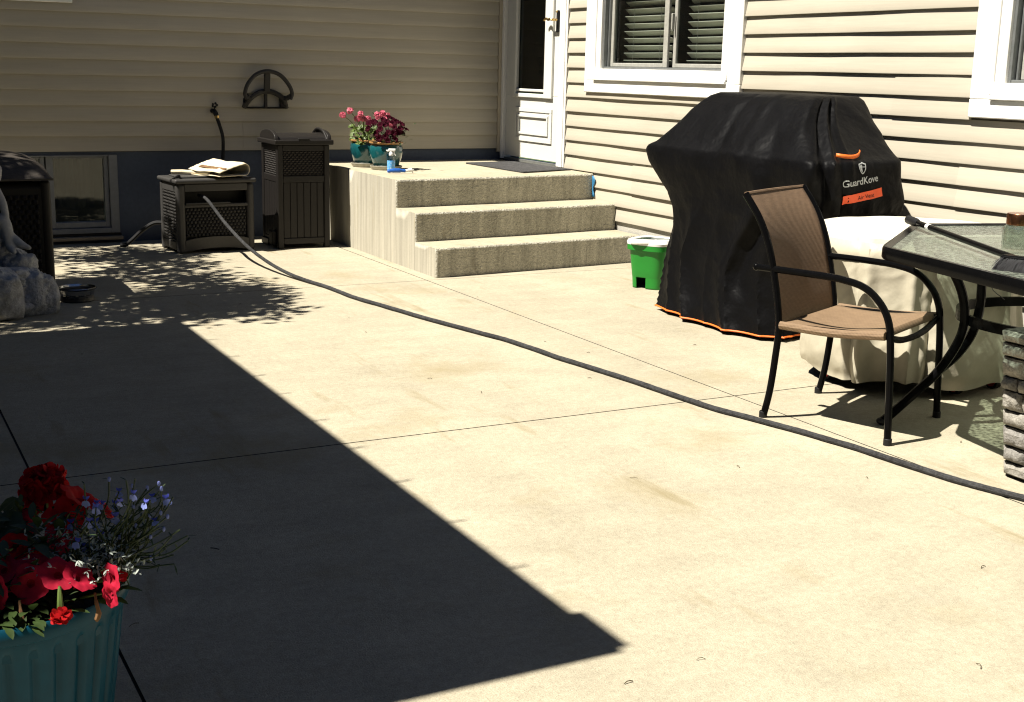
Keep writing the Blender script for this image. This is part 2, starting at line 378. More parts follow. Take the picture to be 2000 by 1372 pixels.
def cat_rom(pts, sub=8):
    pts = [Vector(p) for p in pts]; out = []
    for i in range(len(pts)-1):
        p0 = pts[i-1] if i else pts[0]*2-pts[1]; p1 = pts[i]; p2 = pts[i+1]
        p3 = pts[i+2] if i+2 < len(pts) else pts[-1]*2-pts[-2]
        for k in range(sub):
            t = k/sub
            out.append(.5*((2*p1)+(p2-p0)*t+(2*p0-5*p1+4*p2-p3)*t*t+(3*p1-p0-3*p2+p3)*t**3))
    out.append(pts[-1]); return out
def n3(p, s=1.0): return noise.noise(Vector(p)*s)

# ------------------------------------------------------------------ ground and patio
gb = MB(); gb.add([(-400,-400,-.09),(400,-400,-.09),(400,400,-.09),(-400,400,-.09)], [(0,1,2,3)])
tag(gb.build('lawn_ground', 'lawn', base=(0,0,-.09)), kind='structure')
patio = thing('patio', (-3,-4,0), None, None, kind='structure')
XS = [(-6.85,-4.250),(-4.243,-1.652),(-1.646,-.002)]
YS = [(-2.2325,-.002),(-5.1725,-2.2375),(-8.40,-5.1795)]
for (x0, x1) in XS:
    for (y0, y1) in YS:
        b = MB(); b.box(x0, x1, y0, y1, -.08, 0)
        b.m = [1, 0, 1, 1, 1, 1]
        b.build('slab', ['slab', 'joint'], patio)
b = MB(); b.box(-6.84, -.01, -8.39, -.01, -.07, -.009); b.build('joint_bed', 'joint', patio)

# ------------------------------------------------------------------ house walls
E_ = .1016; ZL = .6226; ZR = .2394
def place(axis, a, o, z): return Vector((a, -o, z)) if axis == 'L' else Vector((-o, a, z))
def siding_piece(parent, axis, a0, a1, k, zb, zmax, lift=0.0, endcap=True):
    prof = []
    for c in (k, k+1):
        z0 = zb+c*E_
        for (o, z, lip) in ((.0025,z0,0),(.0205,z0,1),(.0213,z0+.006,1),(.0135,z0+.045,.6),(.0040,z0+E_-.0002,.1)):
            prof.append((o, z, lip, c))
    pr = []
    for i, p in enumerate(prof):
        if p[1] <= zmax: pr.append(p)
        else:
            q = prof[i-1]
            if p[1]-q[1] > 1e-6:
                t = (zmax-q[1])/(p[1]-q[1]); pr.append((lerp(q[0],p[0],t), zmax, lerp(q[2],p[2],t), q[3]))
            break
    n = max(2, int(abs(a1-a0)/.14)); rows = []
    for (o, z, lip, c) in pr:
        row = []
        for i in range(n+1):
            a = lerp(a0, a1, i/n); s = c*1.73+(0 if axis == 'L' else 4)
            w = lip*.6*(.0022*math.sin(a*2.3+s)+.0016*math.sin(a*5.9+s*2.1)+.0009*math.sin(a*13+s*3))
            zz = z+lip*.6*(.0013*math.sin(a*1.9+s*1.3)+.0008*math.sin(a*7+s))
            row.append(place(axis, a, o+lift+w, zz))
        rows.append(row)
    b = MB(); b.sheet(rows)
    if lift:
        for j in range(len(rows)-1):
            for e in (0, -1):
                p, q = rows[j][e], rows[j+1][e]
                d = Vector((0,.008,0)) if axis == 'L' else Vector((.008,0,0))
                b.add([p, q, q+d, p+d], [(0,1,2,3)])
    return b.build('siding_plank', 'siding', parent, sharp=25)
def side_wall(parent, axis, a0, a1, zb, ztop, holes, seams):
    k = 0
    while zb+k*E_ < ztop:
        z0 = zb+k*E_; z1 = z0+2*E_
        cuts = [(a0, a1, z1+1)]
        for (h0, h1, hz0, hz1) in holes:
            if hz1 <= z0+.01 or hz0 >= z1-.004: continue
            new = []
            for (s0, s1, zm) in cuts:
                if h1 <= s0 or h0 >= s1: new.append((s0,s1,zm)); continue
                if h0 > s0: new.append((s0,h0,zm))
                if hz0 > z0+.02: new.append((max(s0,h0), min(s1,h1), hz0))
                if h1 < s1: new.append((h1,s1,zm))
            cuts = new
        for (s0, s1, zm) in cuts:
            if s1-s0 < .02: continue
            ss = seams.get(k)
            if ss and s0+.05 < ss < s1-.05:
                if axis == 'R':
                    siding_piece(parent, axis, ss-.0, s1, k, zb, zm); siding_piece(parent, axis, s0, ss+.006, k, zb, zm, .0032)
                else:
                    siding_piece(parent, axis, s0, ss, k, zb, zm); siding_piece(parent, axis, ss-.006, s1, k, zb, zm, .0028)
            else: siding_piece(parent, axis, s0, s1, k, zb, zm)
        k += 2
def core(parent, axis, a0, a1, z0, z1, holes, o0, o1, name, m):
    """solid wall with rectangular openings"""
    As = sorted({a0, a1, *[h[0] for h in holes], *[h[1] for h in holes]}); Zs = sorted({z0, z1, *[h[2] for h in holes], *[h[3] for h in holes]})
    b = MB()
    for i in range(len(As)-1):
        for j in range(len(Zs)-1):
            ac, zc = (As[i]+As[i+1])/2, (Zs[j]+Zs[j+1])/2
            if ac < a0 or ac > a1 or zc < z0 or zc > z1: continue
            if any(h[0] < ac < h[1] and h[2] < zc < h[3] for h in holes): continue
            p, q = place(axis, As[i], o0, Zs[j]), place(axis, As[i+1], o1, Zs[j+1])
            b.box(min(p.x,q.x), max(p.x,q.x), min(p.y,q.y), max(p.y,q.y), Zs[j], Zs[j+1])
    return b.build(name, m, parent)
def abox(b, axis, a0, a1, o0, o1, z0, z1, mi=0):
    p, q = place(axis, a0, o0, z0), place(axis, a1, o1, z1)
    b.box(min(p.x,q.x), max(p.x,q.x), min(p.y,q.y), max(p.y,q.y), z0, z1, mi)

wallL = thing('house_wall', (-3.2, 0, 0), 'shaded beige vinyl-sided wall over a dark blue foundation, with the tap and hose holder', 'wall')
wallR = thing('house_wall', (0, -4, 0), 'sunlit cream vinyl-sided wall with two windows and the storm door, behind the grill', 'wall')
UPW = (-4.85, -3.235, 1.605, 2.7); BW = (-4.06, -2.976, .03, .6)
side_wall(wallL, 'L', -7.0, -.055, ZL, 4.2, [UPW], {0: -2.088})
core(wallL, 'L', -7.0, .12, ZL, 4.25, [UPW], -.14, -.001, 'wall_sheathing', 'core')
core(wallL, 'L', -7.0, .12, -.06, ZL-.004, [BW], -.16, .0, 'foundation', 'found_dark')
DOOR = (-1.02, -.035, .537, 2.75); W1 = (-3.010, -1.295, 1.098, 2.65); W2 = (-6.5, -4.735, 1.072, 2.65)
side_wall(wallR, 'R', -9.2, -.02, ZR, 2.72, [(DOOR[0]-.003, .1, .50, 2.75), W1, W2], {2: -1.912, 4: -4.693, 8: -4.229, 6: -8.0, 10: -3.62-4})
core(wallR, 'R', -9.2, -.001, ZR, 2.78, [DOOR, W1, W2], -.14, -.001, 'wall_sheathing', 'core')
core(wallR, 'R', -9.2, -.001, -.06, ZR-.004, [], -.16, .001, 'foundation', 'found_grey')
b = MB(); abox(b, 'L', -.052, -.019, .0, .030, ZL-.028, 4.2); abox(b, 'L', -.019, -.0005, .0, .022, ZL-.04, 4.2)
b.build('corner_post', 'tan_trim', wallL, bevel=.003)
# added shading slab over the door corner, and the gutters along both eaves
b = MB(); b.box(-7.0, .1, -.02, .12, 4.26, 4.4); b.build('eave', 'white_trim', wallL)
b = MB(); b.box(-1.75, -.02, -.215, -.0, 3.10, 3.22); b.build('door_shade_slab', 'white_trim', wallL)  # unseen slab, added so its shadow covers the left strip of the door

b = MB(); b.box(-.62, .3, -9.2, -.25, 2.785, 2.90); b.build('shading_soffit', 'white_trim', wallR)  # overhang out of view, added to shade the wall top and cut bounce
b = MB(); b.add([(-.64,-9.3,2.905),(-.64,-.24,2.905),(3.6,-.24,4.9),(3.6,-9.3,4.9)], [(0,1,2,3)]); b.build('roof', 'shingle', wallR, solid=.03)
# ---- sliding windows on the sunlit wall
def slider(parent, y1, y0, zb, ztop, mull, blinds):
    """y1 > y0: left and right outer edges of the casing; returns the casing part"""
    t = .128
    b = MB()
    abox(b, 'R', y0, y1, .0, .036, zb, zb+.085)                      # bottom casing
    abox(b, 'R', y1-t, y1, .0, .0355, zb+.085, ztop); abox(b, 'R', y0, y0+t, .0, .0355, zb+.085, ztop)
    abox(b, 'R', y0+t, y1-t, .0, .0355, ztop-t, ztop)
    w = b.build('window', 'white_trim', parent, bevel=.005)
    g1, g0 = y1-.185, y0+.195
    b = MB()
    abox(b, 'R', y0+t-.004, y1-t+.004, -.02, .052, zb+.083, zb+.105)     # sill nose
    abox(b, 'R', y0+t-.012, y1-t+.012, .0, .043, zb+.105, zb+.160)
    abox(b, 'R', g1, y1-t, -.09, .026, zb+.160, ztop-t); abox(b, 'R', y0+t, g0, -.09, .026, zb+.160, ztop-t)
    abox(b, 'R', g0, g1, -.09, .010, zb+.128, zb+.1601)
    b.build('inner_frame', 'white_trim', w, bevel=.004)
    b = MB()
    z0 = zb+.1605
    abox(b, 'R', g1-.016, g1-.0005, -.085, .008, z0, ztop-t); abox(b, 'R', g0+.0005, g0+.012, -.085, .008, z0, ztop-t)
    abox(b, 'R', g0+.012, g1-.016, -.085, .004, z0, z0+.014)
    abox(b, 'R', g1-.030, g1-.020, -.085, -.02, z0+.014, ztop-t)
    b.build('track', 'alum', w, bevel=.002)
    b = MB()
    for (a, c, oo) in ((g1-.034, mull, -.035), (mull-.03, g0+.014, -.058)):
        f = .030
        abox(b, 'R', a-f, a, oo-.02, oo, z0+.015, ztop-t); abox(b, 'R', c, c+f+.018, oo-.02, oo, z0+.015, ztop-t)
        abox(b, 'R', c+f+.018, a-f, oo-.02, oo, z0+.015, z0+.040)
    b.build('sash', 'grey_frame', w, bevel=.003)
    b = MB(); abox(b, 'R', mull-.052, mull-.040, -.048, -.026, 1.50, 1.60); b.build('latch', 'grey_frame', w, bevel=.003)
    for (a, c, oo) in ((g1-.064, mull+.048, -.046), (mull-.06, g0+.062, -.069)):
        b = MB(); abox(b, 'R', c, a, oo-.003, oo, z0+.040, ztop-t); b.build('pane', 'glass', w)
    for (a, c) in blinds:
        b = MB(); ang = R_(38)
        L_ = a-c
        rows = []
        for i in range(5):
            u = (i/4-.5)*.050; cr = .0035*(1-(2*abs(i/4-.5))**2)
            rows.append([Vector((u*math.cos(ang)-cr*math.sin(ang), yy, -u*math.sin(ang)+cr*math.cos(ang))) for yy in (-L_/2, L_/2)])
        b.sheet(rows)
        first = None; z = z0+.045
        while z < ztop-t-.02:
            if first is None:
                me_b = MB(); me_b.v = [p for p in b.v]; me_b.f = b.f; me_b.m = b.m
                first = me_b.build('blind_slat', 'blind', w, base=(0,0,0), solid=.002)
                first.location = Vector((.125, (a+c)/2, z))-BASE[parent.name]
            else:
                o = bpy.data.objects.new('blind_slat', first.data); COL.objects.link(o); o.parent = w
                o.location = Vector((.125, (a+c)/2+random.uniform(-.002,.002), z))-BASE[parent.name]
                o.rotation_euler = (random.uniform(-.004,.004), random.uniform(-.05,.05), 0)
                md = o.modifiers.new('thickness', 'SOLIDIFY'); md.thickness = .002; md.offset = 0
            z += .0475
        for q in (.22, .78):
            b = MB(); yy = lerp(c, a, q); b.tube([(.100,yy,z0+.03),(.100,yy,ztop-t)], .0014, 5); b.build('blind_cord', 'cord', w)
    b = MB()
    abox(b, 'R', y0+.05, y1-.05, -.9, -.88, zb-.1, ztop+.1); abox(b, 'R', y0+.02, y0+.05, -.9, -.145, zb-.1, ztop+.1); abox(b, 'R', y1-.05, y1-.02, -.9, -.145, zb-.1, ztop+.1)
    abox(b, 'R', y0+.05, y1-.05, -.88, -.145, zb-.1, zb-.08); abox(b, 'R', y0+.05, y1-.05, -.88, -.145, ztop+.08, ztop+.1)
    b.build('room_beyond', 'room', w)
    return w
slider(wallR, -1.287, -3.018, 1.091, 2.66, -2.175, [(-1.56,-2.12), (-2.29,-2.79)])
slider(wallR, -4.727, -6.51, 1.063, 2.66, -5.64, [(-5.02,-5.58), (-5.75,-6.28)])

# ---- window above, lower edge only, on the shaded wall
b = MB(); abox(b, 'L', UPW[0]-.01, UPW[1]+.012, .0, .03, 1.592, 1.70); abox(b, 'L', UPW[0]-.01, UPW[0]+.09, .0, .0295, 1.70, 2.7); abox(b, 'L', UPW[1]-.09, UPW[1]+.012, .0, .0295, 1.70, 2.7); abox(b, 'L', UPW[0]+.09, UPW[1]-.09, .0, .0295, 2.6, 2.7)
w = b.build('window', 'white_trim', wallL, bevel=.004)
b = MB(); abox(b, 'L', UPW[0]+.09, UPW[1]-.09, -.06, -.055, 1.70, 2.6); b.build('pane', 'glass', w)
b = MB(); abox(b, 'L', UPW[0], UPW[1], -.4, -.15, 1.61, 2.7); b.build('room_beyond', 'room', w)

# ---- basement window
b = MB(); x0, x1, z0, z1 = BW
abox(b, 'L', x1-.058, x1-.001, -.05, .010, z0+.035, z1-.001); abox(b, 'L', x0+.001, x0+.058, -.05, .010, z0+.035, z1-.001)
abox(b, 'L', x0+.058, x1-.058, -.05, .012, z1-.012, z1-.001); abox(b, 'L', x0+.058, x1-.058, -.05, .010, z0+.035, z0+.07)
w = b.build('window', 'basement_frame', wallL, bevel=.003)
b = MB()
for (a, c) in ((x1-.060, -3.44), (-3.45, x0+.06)):
    abox(b, 'L', a-.028, a, -.07, -.012, z0+.072, z1-.013); abox(b, 'L', c, c+.045, -.07, -.012, z0+.072, z1-.013)
    abox(b, 'L', c+.045, a-.028, -.07, -.012, z0+.072, z0+.112); abox(b, 'L', c+.045, a-.028, -.07, -.012, z1-.026, z1-.013)
b.build('sash', 'basement_frame', w, bevel=.003)
for (a, c) in ((x1-.088, -3.395), (-3.478, x0+.105)):
    b = MB(); abox(b, 'L', c, a, -.045, -.041, z0+.112, z1-.026); b.build('pane', 'glass', w)
b = MB()
for i in range(24):
    pass
rows = [[Vector((lerp(-3.40, -3.12, i/30), .105+.006*math.sin(i*1.1), z)) for i in range(31)] for z in (.235, .6)]
b.sheet(rows); rows = [[Vector((lerp(-3.98, -3.47, i/30), .105+.006*math.sin(i*1.1), z)) for i in range(31)] for z in (.235, .6)]
b.sheet(rows); b.build('shade_cloth', 'curtain', w)
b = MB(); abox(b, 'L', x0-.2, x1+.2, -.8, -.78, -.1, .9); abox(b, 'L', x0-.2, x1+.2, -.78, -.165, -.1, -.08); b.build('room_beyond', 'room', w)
b = MB(); abox(b, 'L', x0-.05, x1+.01, .0, .055, .022, .044); b.build('sill_board', 'wood_sill', w, bevel=.003)
b = MB(); abox(b, 'L', x0-.05, x1+.006, .0, .012, .046, .062); b.build('drip_edge', 'rubber', w)

# ---- storm door in the corner
b = MB()
abox(b, 'R', -.062, -.024, -.05, .030, .545, 2.70); abox(b, 'R', -1.016, -.905, -.05, .024, .545, 2.70); abox(b, 'R', -.905, -.062, -.05, .030, 2.62, 2.70)
abox(b, 'R', -.995, -.95, .024, .032, .545, 2.70)
df = b.build('door', 'white_trim', wallR, bevel=.005)
b = MB(); abox(b, 'R', -.905, -.062, -.05, .012, .537, .560); b.build('threshold', 'alum', df, bevel=.002)
b = MB()
abox(b, 'R', -.900, -.066, -.035, .004, .572, 1.045); abox(b, 'R', -.235, -.066, -.035, .004, 1.045, 2.615); abox(b, 'R', -.900, -.735, -.035, .004, 1.045, 2.615); abox(b, 'R', -.735, -.235, -.035, .004, 2.45, 2.615)
b.build('door_leaf', 'door', df, bevel=.003)
b = MB()
abox(b, 'R', -.805, -.690, .0045, .024, 1.028, 2.45); abox(b, 'R', -.245, -.205, .0045, .024, 1.028, 2.45)
abox(b, 'R', -.690, -.245, .0045, .022, 1.028, 1.058); abox(b, 'R', -.690, -.245, .0045, .014, 1.072, 1.092)
b.build('glazing_bead', 'door', df, bevel=.004)
b = MB(); abox(b, 'R', -.690, -.245, -.012, -.008, 1.06, 2.45); b.build('pane', 'door_glass', df)
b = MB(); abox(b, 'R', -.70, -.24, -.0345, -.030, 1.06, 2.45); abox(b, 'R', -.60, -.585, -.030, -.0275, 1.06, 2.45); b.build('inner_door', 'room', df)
b = MB()
for (i0, i1, o) in ((0, .030, .014), (.030, .052, .008), (.052, .070, .017)):
    ya, yb, za, zb2 = -.802+i0, -.228-i0, .700+i0, .952-i0; d = i1-i0
    abox(b, 'R', ya, yb, .0045, o, za, za+d); abox(b, 'R', ya, yb, .0045, o, zb2-d, zb2)
    abox(b, 'R', ya, ya+d, .0045, o-.0005, za+d, zb2-d); abox(b, 'R', yb-d, yb, .0045, o-.0005, za+d, zb2-d)
b.build('door_panel', 'door', df, bevel=.004)
b = MB(); abox(b, 'R', -.872, -.848, .0045, .024, 1.500, 1.655); b.build('handle_plate', 'rubber', df, bevel=.006, seg=3)
b = MB(); b.tube(cat_rom([(-.020,-.860,1.588),(-.058,-.860,1.588),(-.066,-.840,1.592),(-.064,-.805,1.588),(-.062,-.775,1.597),(-.066,-.742,1.584)], 5), [.009]*6+[.010]*10+[.0085]*9+[.006], 8)
b.build('handle', 'brass', df)
b = MB(); b.ball((-.024,-.860,1.645), .009, 6); b.build('lock', 'brass', df)

# ------------------------------------------------------------------ porch steps
SX, YF, T, RI, SK = -1.57, -1.576, .3031, .1783, .1557
def skewed(y): return [(SX, y), (-.014, y+SK)]
porch = thing('porch_steps', (-.8,-1.1,0), 'pale poured concrete porch with three steps below the white storm door', 'steps')
def porch_block(name, y_front, y_back_l, y_back_r, z1, inset=0, back_flat=False):
    """slab with slightly uneven faces, split faces so that bevels and stains sit right"""
    b = MB()
    fl, fr = Vector((SX-inset, y_front, 0)), Vector((-.014+(.0 if not inset else .0), y_front+SK, 0))
    bl, br = Vector((SX-inset, y_back_l, 0)), Vector((-.014, y_back_r, 0))
    nx, nz = 26, 6
    def wob(p): return n3(p, 5)*.0035+n3(p, 17)*.0018
    def face(p0, p1, nrm, n, mi):
        rows = []
        for j in range(nz+1):
            z = lerp(-.02, z1, j/nz); row = []
            for i in range(n+1):
                p = p0.lerp(p1, i/n); p = Vector((p.x, p.y, z)); edge = 0 if i in (0, n) or j in (0, nz) else 1
                row.append(p+Vector(nrm)*wob(p)*edge)
            rows.append(row)
        b.sheet(rows, mi)
    d = (fr-fl).normalized(); nf = (d.y, -d.x, 0)
    face(fl, fr, nf, nx, 2); face(bl, fl, (-1,0,0), max(4, int((bl-fl).length*14)), 1)
    n = 12; rows = []
    for j in range(n+1):
        rows.append([fl.lerp(fr, i/nx).lerp(bl.lerp(br, i/nx), j/n)+Vector((0,0,z1+(0 if i in (0,nx) or j in (0,n) else n3((i*.2,j*.2,z1),1)*.002))) for i in range(nx+1)])
    b.sheet(rows, 0)
    b.add([(fr.x,fr.y,-.02),(br.x,br.y,-.02),(br.x,br.y,z1),(fr.x,fr.y,z1)], [(0,1,2,3)], 2)
    # weld the shared edges so the nosing can be rounded
    key = {}; rem = []; nv = []
    for p in b.v:
        k = (round(p.x,4), round(p.y,4), round(p.z,4))
        if k not in key: key[k] = len(nv); nv.append(p)
        rem.append(key[k])
    b.v = nv; b.f = [tuple(rem[i] for i in f) for f in b.f]
    return b.build(name, ['porch_top','porch_side','porch_front'], porch, bevel=.013, seg=3)
porch_block('platform', YF, -.003, -.003, 3*RI)
porch_block('step', YF-T, YF+.02, YF+SK+.02, 2*RI, -.0015)
porch_block('step', YF-2*T, YF-T+.02, YF-T+SK+.02, RI, -.003)
b = MB(); b.prism([(-.53,-.40),(-.09,-.40),(-.075,-1.02),(-.50,-1.30)] if False else [(-.520,-.42),(-.085,-.36),(-.030,-1.14),(-.500,-1.29)], .536, .546)
tag(b.build('doormat', 'doormat', base=(-.3,-.85,.536), bevel=.003), 'dark charcoal doormat lying on the porch before the door', 'doormat')
b = MB()
rows = []
for i, (y, zz) in enumerate(((-1.426,.520),(-1.440,.523),(-1.456,.515))):
    rows.append([Vector((-.0265-.001*math.sin(j*2+i), y-(.012*math.sin(j*1.3) if i == 2 else 0), lerp(zz, .375, j/6))) for j in range(7)])
b.sheet(rows)
tag(b.build('painters_tape', 'blue_tape', base=(-.02,-1.45,.45), solid=.001), 'strip of blue tape stuck beside the top riser of the steps', 'tape')

# ------------------------------------------------------------------ garage beside the patio (its roof throws the long shadow)
ga = thing('garage', (-7, -4.8, 0), 'low garage with a flat overhanging roof beside the patio', 'garage')
b = MB(); b.box(-9.2, -5.45, -6.60, -3.05, -.06, 2.44); b.build('wall', 'garage', ga)
b = MB(); b.box(-9.6, -4.88, -6.78, -2.846, 2.45, 2.6); b.build('roof', 'shingle', ga)
b = MB(); b.box(-9.6, -5.51, -7.005, -6.785, 2.40, 2.55); b.build('planter_shade_slab', 'white_trim', ga)  # unseen extra slab, added to keep the foreground planter in shade
b = MB(); b.box(-.02, .048, -.004, .004, -.004, .006)
h0 = None
for y in (-3.3, -3.67, -4.05, -4.36, -4.77, -5.14, -5.517, -5.894, -6.26):
    if h0 is None:
        h0 = b.build('gutter_hook', 'alum', ga, base=(0,0,0)); h0.location = Vector((-4.88, y, 2.596))-BASE[ga.name]; BASE[h0.name] = BASE[ga.name]
    else: inst(h0, 'gutter_hook', ga, (-4.88, y, 2.596), (0, 0, random.uniform(-.15, .25)))
b = MB(); b.box(-4.885, -4.855, -6.76, -6.56, 2.50, 2.603); b.build('gutter_end', 'alum', ga)

# ------------------------------------------------------------------ unseen houses added to block part of the sky light
def sky_blocker(base, x0, x1, y0, y1, h, label, wins):
    t = thing('sky_blocker_house', base, label, 'house')
    b = MB(); b.box(x0, x1, y0, y1, -.08, h); b.build('wall', 'garage', t)
    b = MB(); b.box(x0-.4, x1+.4, y0-.4, y1+.4, h+.005, h+.2); b.build('roof', 'shingle', t)
    for (a, c, d, e, f, g) in wins:
        b = MB(); b.box(a, c, d, e, f, g); w_ = b.build('window', 'white_trim', t)
sky_blocker((-16,-5,0), -20, -13.2, -18, 6, 7.2, 'dark unseen house added beyond the garage to block the sky', [(-13.19,-13.15,-6+k*3,-5+k*3,z,z+1.3) for k in range(3) for z in (1,4)])
sky_blocker((-3,-19,0), -12, 6, -23, -15.5, 7.2, 'dark unseen house added behind the viewer to block the sky', [(-8+k*4,-7+k*4,-15.49,-15.45,z,z+1.3) for k in range(3) for z in (1,4)])

# ------------------------------------------------------------------ tree behind the garage corner (throws the dappled shade)
tr = thing('shade_tree', (-6.2, -1.4, 0), 'leafy tree beside the shaded wall whose leaves dapple the patio', 'tree')
b = MB()
b.tube(cat_rom([(-6.2,-1.4,-.1),(-6.15,-1.4,.8),(-6.0,-1.45,1.7),(-5.7,-1.5,2.5),(-5.4,-1.6,3.2)], 4), [.11-.004*i for i in range(17)], 10)
crown_pts = []
rg = random.Random(3)
def right_edge(y):
    pts = [(-3.0,-2.52),(-2.7,-2.62),(-2.3,-2.52),(-1.9,-2.45),(-1.4,-2.62),(-1.0,-2.55),(-.75,-2.52),(-.4,-2.50),(-.2,-2.9)]
    for (ya, xa), (yb, xb) in zip(pts, pts[1:]):
        if ya <= y <= yb: return lerp(xa, xb, (y-ya)/(yb-ya))
    return -2.6
twigs = []
for i in range(300):
    y = rg.uniform(-2.85, -.2) if rg.random() < .7 else rg.uniform(-2.9, -2.1); xr = right_edge(y); x = xr-.05-(abs(rg.gauss(0, .5)) if rg.random() < .42 else rg.uniform(0, 3.2)); h = rg.uniform(2.15, 3.0)
    twigs.append((x, y, h))
leafb = MB(); twb = MB()
for (x, y, h) in twigs:
    c = Vector((x-.62*h, y+.04*h, h)); d = Vector((rg.uniform(.35,1), rg.uniform(-.35,.35), rg.uniform(-.5,.1))).normalized()
    L_ = rg.uniform(.25,.5); st = c-d*L_
    twb.tube([st, st.lerp(c,.5)+Vector((0,0,.02)), c], [.006,.004,.002], 4)
    for k in range(rg.randint(28, 44)):
        t = rg.random()**.7
        p = st.lerp(c, t)+Vector((rg.gauss(0,.07), rg.gauss(0,.10), rg.gauss(0,.06)))
        ld = (d+Vector((rg.gauss(0,.5), rg.gauss(0,.5), rg.gauss(0,.4)))).normalized()
        s = rg.uniform(.035,.055); sd = ld.cross(Vector((rg.gauss(0,.3), rg.gauss(0,.3), 1))).normalized()*s*.42
        leafb.add([p-ld*s, p-ld*s*.2+sd, p+ld*s, p-ld*s*.2-sd], [(0,1,2,3)])
b.build('trunk', 'bark', tr); twb.build('twigs', 'bark', tr, kind='stuff'); leafb.build('crown', 'leaf', tr, kind='stuff')

# ------------------------------------------------------------------ wicker panels
def wicker(b, o, ua, va, na, W, H, cw, ch, depth):
    """basket weave: staggered bulging strands on a plane; o corner, ua/va/na unit axes"""
    o, ua, va, na = Vector(o), Vector(ua), Vector(va), Vector(na)
    nu, nv = max(1, round(W/cw)), max(1, round(H/ch))
    cw, ch = W/nu, H/nv
    b.add([o-na*depth*.6, o+ua*W-na*depth*.6, o+ua*W+va*H-na*depth*.6, o+va*H-na*depth*.6], [(0,1,2,3)], 1)
    for j in range(nv):
        sh = .5 if j % 2 else 0
        for i in range(-1 if sh else 0, nu):
            u0, u1 = (i+sh)*cw, (i+1+sh)*cw
            u0, u1 = max(0,u0), min(W,u1)
            if u1-u0 < cw*.25: continue
            v0, v1 = j*ch+ch*.08, (j+1)*ch-ch*.08
            us = [lerp(u0,u1,t) for t in (.06,.3,.7,.94)]; hs = (-.5, .75, .75, -.5)
            V = []
            for u, h in zip(us, hs):
                for v, hh in ((v0,-.35),((v0+v1)/2,.35),(v1,-.35)): V.append(o+ua*u+va*v+na*depth*(h*.65+hh*.6))
            b.add(V, [(a*3+c, a*3+3+c, a*3+4+c, a*3+1+c) for a in range(3) for c in range(2)])

# ------------------------------------------------------------------ tall bin beside the porch
bn = thing('waste_bin', (-1.885, -.54, 0), 'tall dark brown resin bin with woven panels standing beside the concrete steps', 'bin')
X0, X1, Y0, Y1 = -2.070, -1.700, -.72, -.36
b = MB()
for (x, y) in ((X0,Y0),(X1-.04,Y0),(X0,Y1-.04),(X1-.04,Y1-.04)):
    b = MB(); b.box(x, x+.04, y, y+.04, .0, .70); b.build('corner_post', 'brown_plastic', bn, bevel=.006)
b = MB(); b.box(X0+.012, X1-.012, Y0+.016, Y1-.012, .03, .69); b.build('liner', 'dark_box', bn)
def rails(zs, name):
    for (z0, z1) in zs:
        b = MB(); b.box(X0+.0402, X1-.0402, Y0+.003, Y0+.03, z0, z1); b.build(name, 'brown_plastic', bn, bevel=.004)
        b = MB(); b.box(X0+.003, X0+.03, Y0+.0402, Y1-.0402, z0, z1); b.build(name, 'brown_plastic', bn, bevel=.004)
rails([(.03,.072)], 'base_rail'); rails([(.45,.495)], 'middle_rail'); rails([(.662,.70)], 'top_rail')
b = MB(); wicker(b, (X0+.042,Y0+.014,.497), (1,0,0), (0,0,1), (0,-1,0), X1-X0-.084, .163, .030, .0155, .009); b.build('woven_panel', ['brown_wicker','rubber'], bn, kind='stuff')
b = MB(); wicker(b, (X0+.014,Y1-.042,.497), (0,-1,0), (0,0,1), (-1,0,0), Y1-Y0-.084, .163, .030, .0155, .009); b.build('woven_panel', ['brown_wicker','rubber'], bn, kind='stuff')
wd = (X1-X0-.084)/6
for i in range(6):
    b = MB(); x = X0+.042+wd*i; b.box(x+.002, x+wd-.002, Y0+.009, Y0+.0155, .0735, .448); b.build('board', 'brown_plastic', bn, bevel=.002)
wd = (Y1-Y0-.084)/5
for i in range(5):
    b = MB(); y = Y0+.042+wd*i; b.box(X0+.006, X0+.0115, y+.002, y+wd-.002, .0735, .448); b.build('board', 'brown_plastic', bn, bevel=.002)
b = MB(); b.box(X0-.022, X1+.022, Y0-.026, Y1+.02, .702, .736)
lid = b.build('lid', 'brown_plastic', bn, bevel=.007, seg=3)
for (xa, xb) in ((X0-.014, X0+.012),(X1-.012, X1+.014)):
    b = MB(); pts = []
    for i in range(13):
        th = math.pi*i/12; pts.append((lerp(Y0+.0, Y1-.02, .5-.5*math.cos(th)), .737+.062*math.sin(th)**.8))
    n = len(pts)
    b.add([(xa,p[0],p[1]) for p in pts]+[(xb,p[0],p[1]) for p in pts], [tuple(range(n)), tuple(range(2*n-1,n-1,-1))]+[(i,n+i,n+i+1,i+1) for i in range(n-1)])
    b.build('lid_end', 'brown_plastic', lid, bevel=.003)
b = MB()
rows = []
for i in range(13):
    th = math.pi*i/12; y = lerp(Y0+.03, Y1-.05, .5-.5*math.cos(th)); z = .737+.038*math.sin(th)
    rows.append([Vector((x, y, z)) for x in (X0+.014, X1-.014)])
b.sheet(rows); b.build('lid_top', 'brown_plastic', lid)
b = MB(); b.box(-1.93, -1.85, Y0-.032, Y0-.008, .722, .7465); b.build('latch', 'dark_box', lid, bevel=.004)
b = MB(); b.tube(cat_rom([(X1-.01,Y0+.02,.735),(X1-.012,Y0+.10,.79),(X1-.02,Y0+.20,.80),(X1-.03,Y0+.28,.75)], 5), .009, 8); b.build('hinge_arm', 'brown_plastic', lid)
b = MB(); b.box(X0-.028, X0+.004, Y0+.05, Y0+.13, .02, .12); b.build('foot_latch', 'dark_box', bn, bevel=.008)
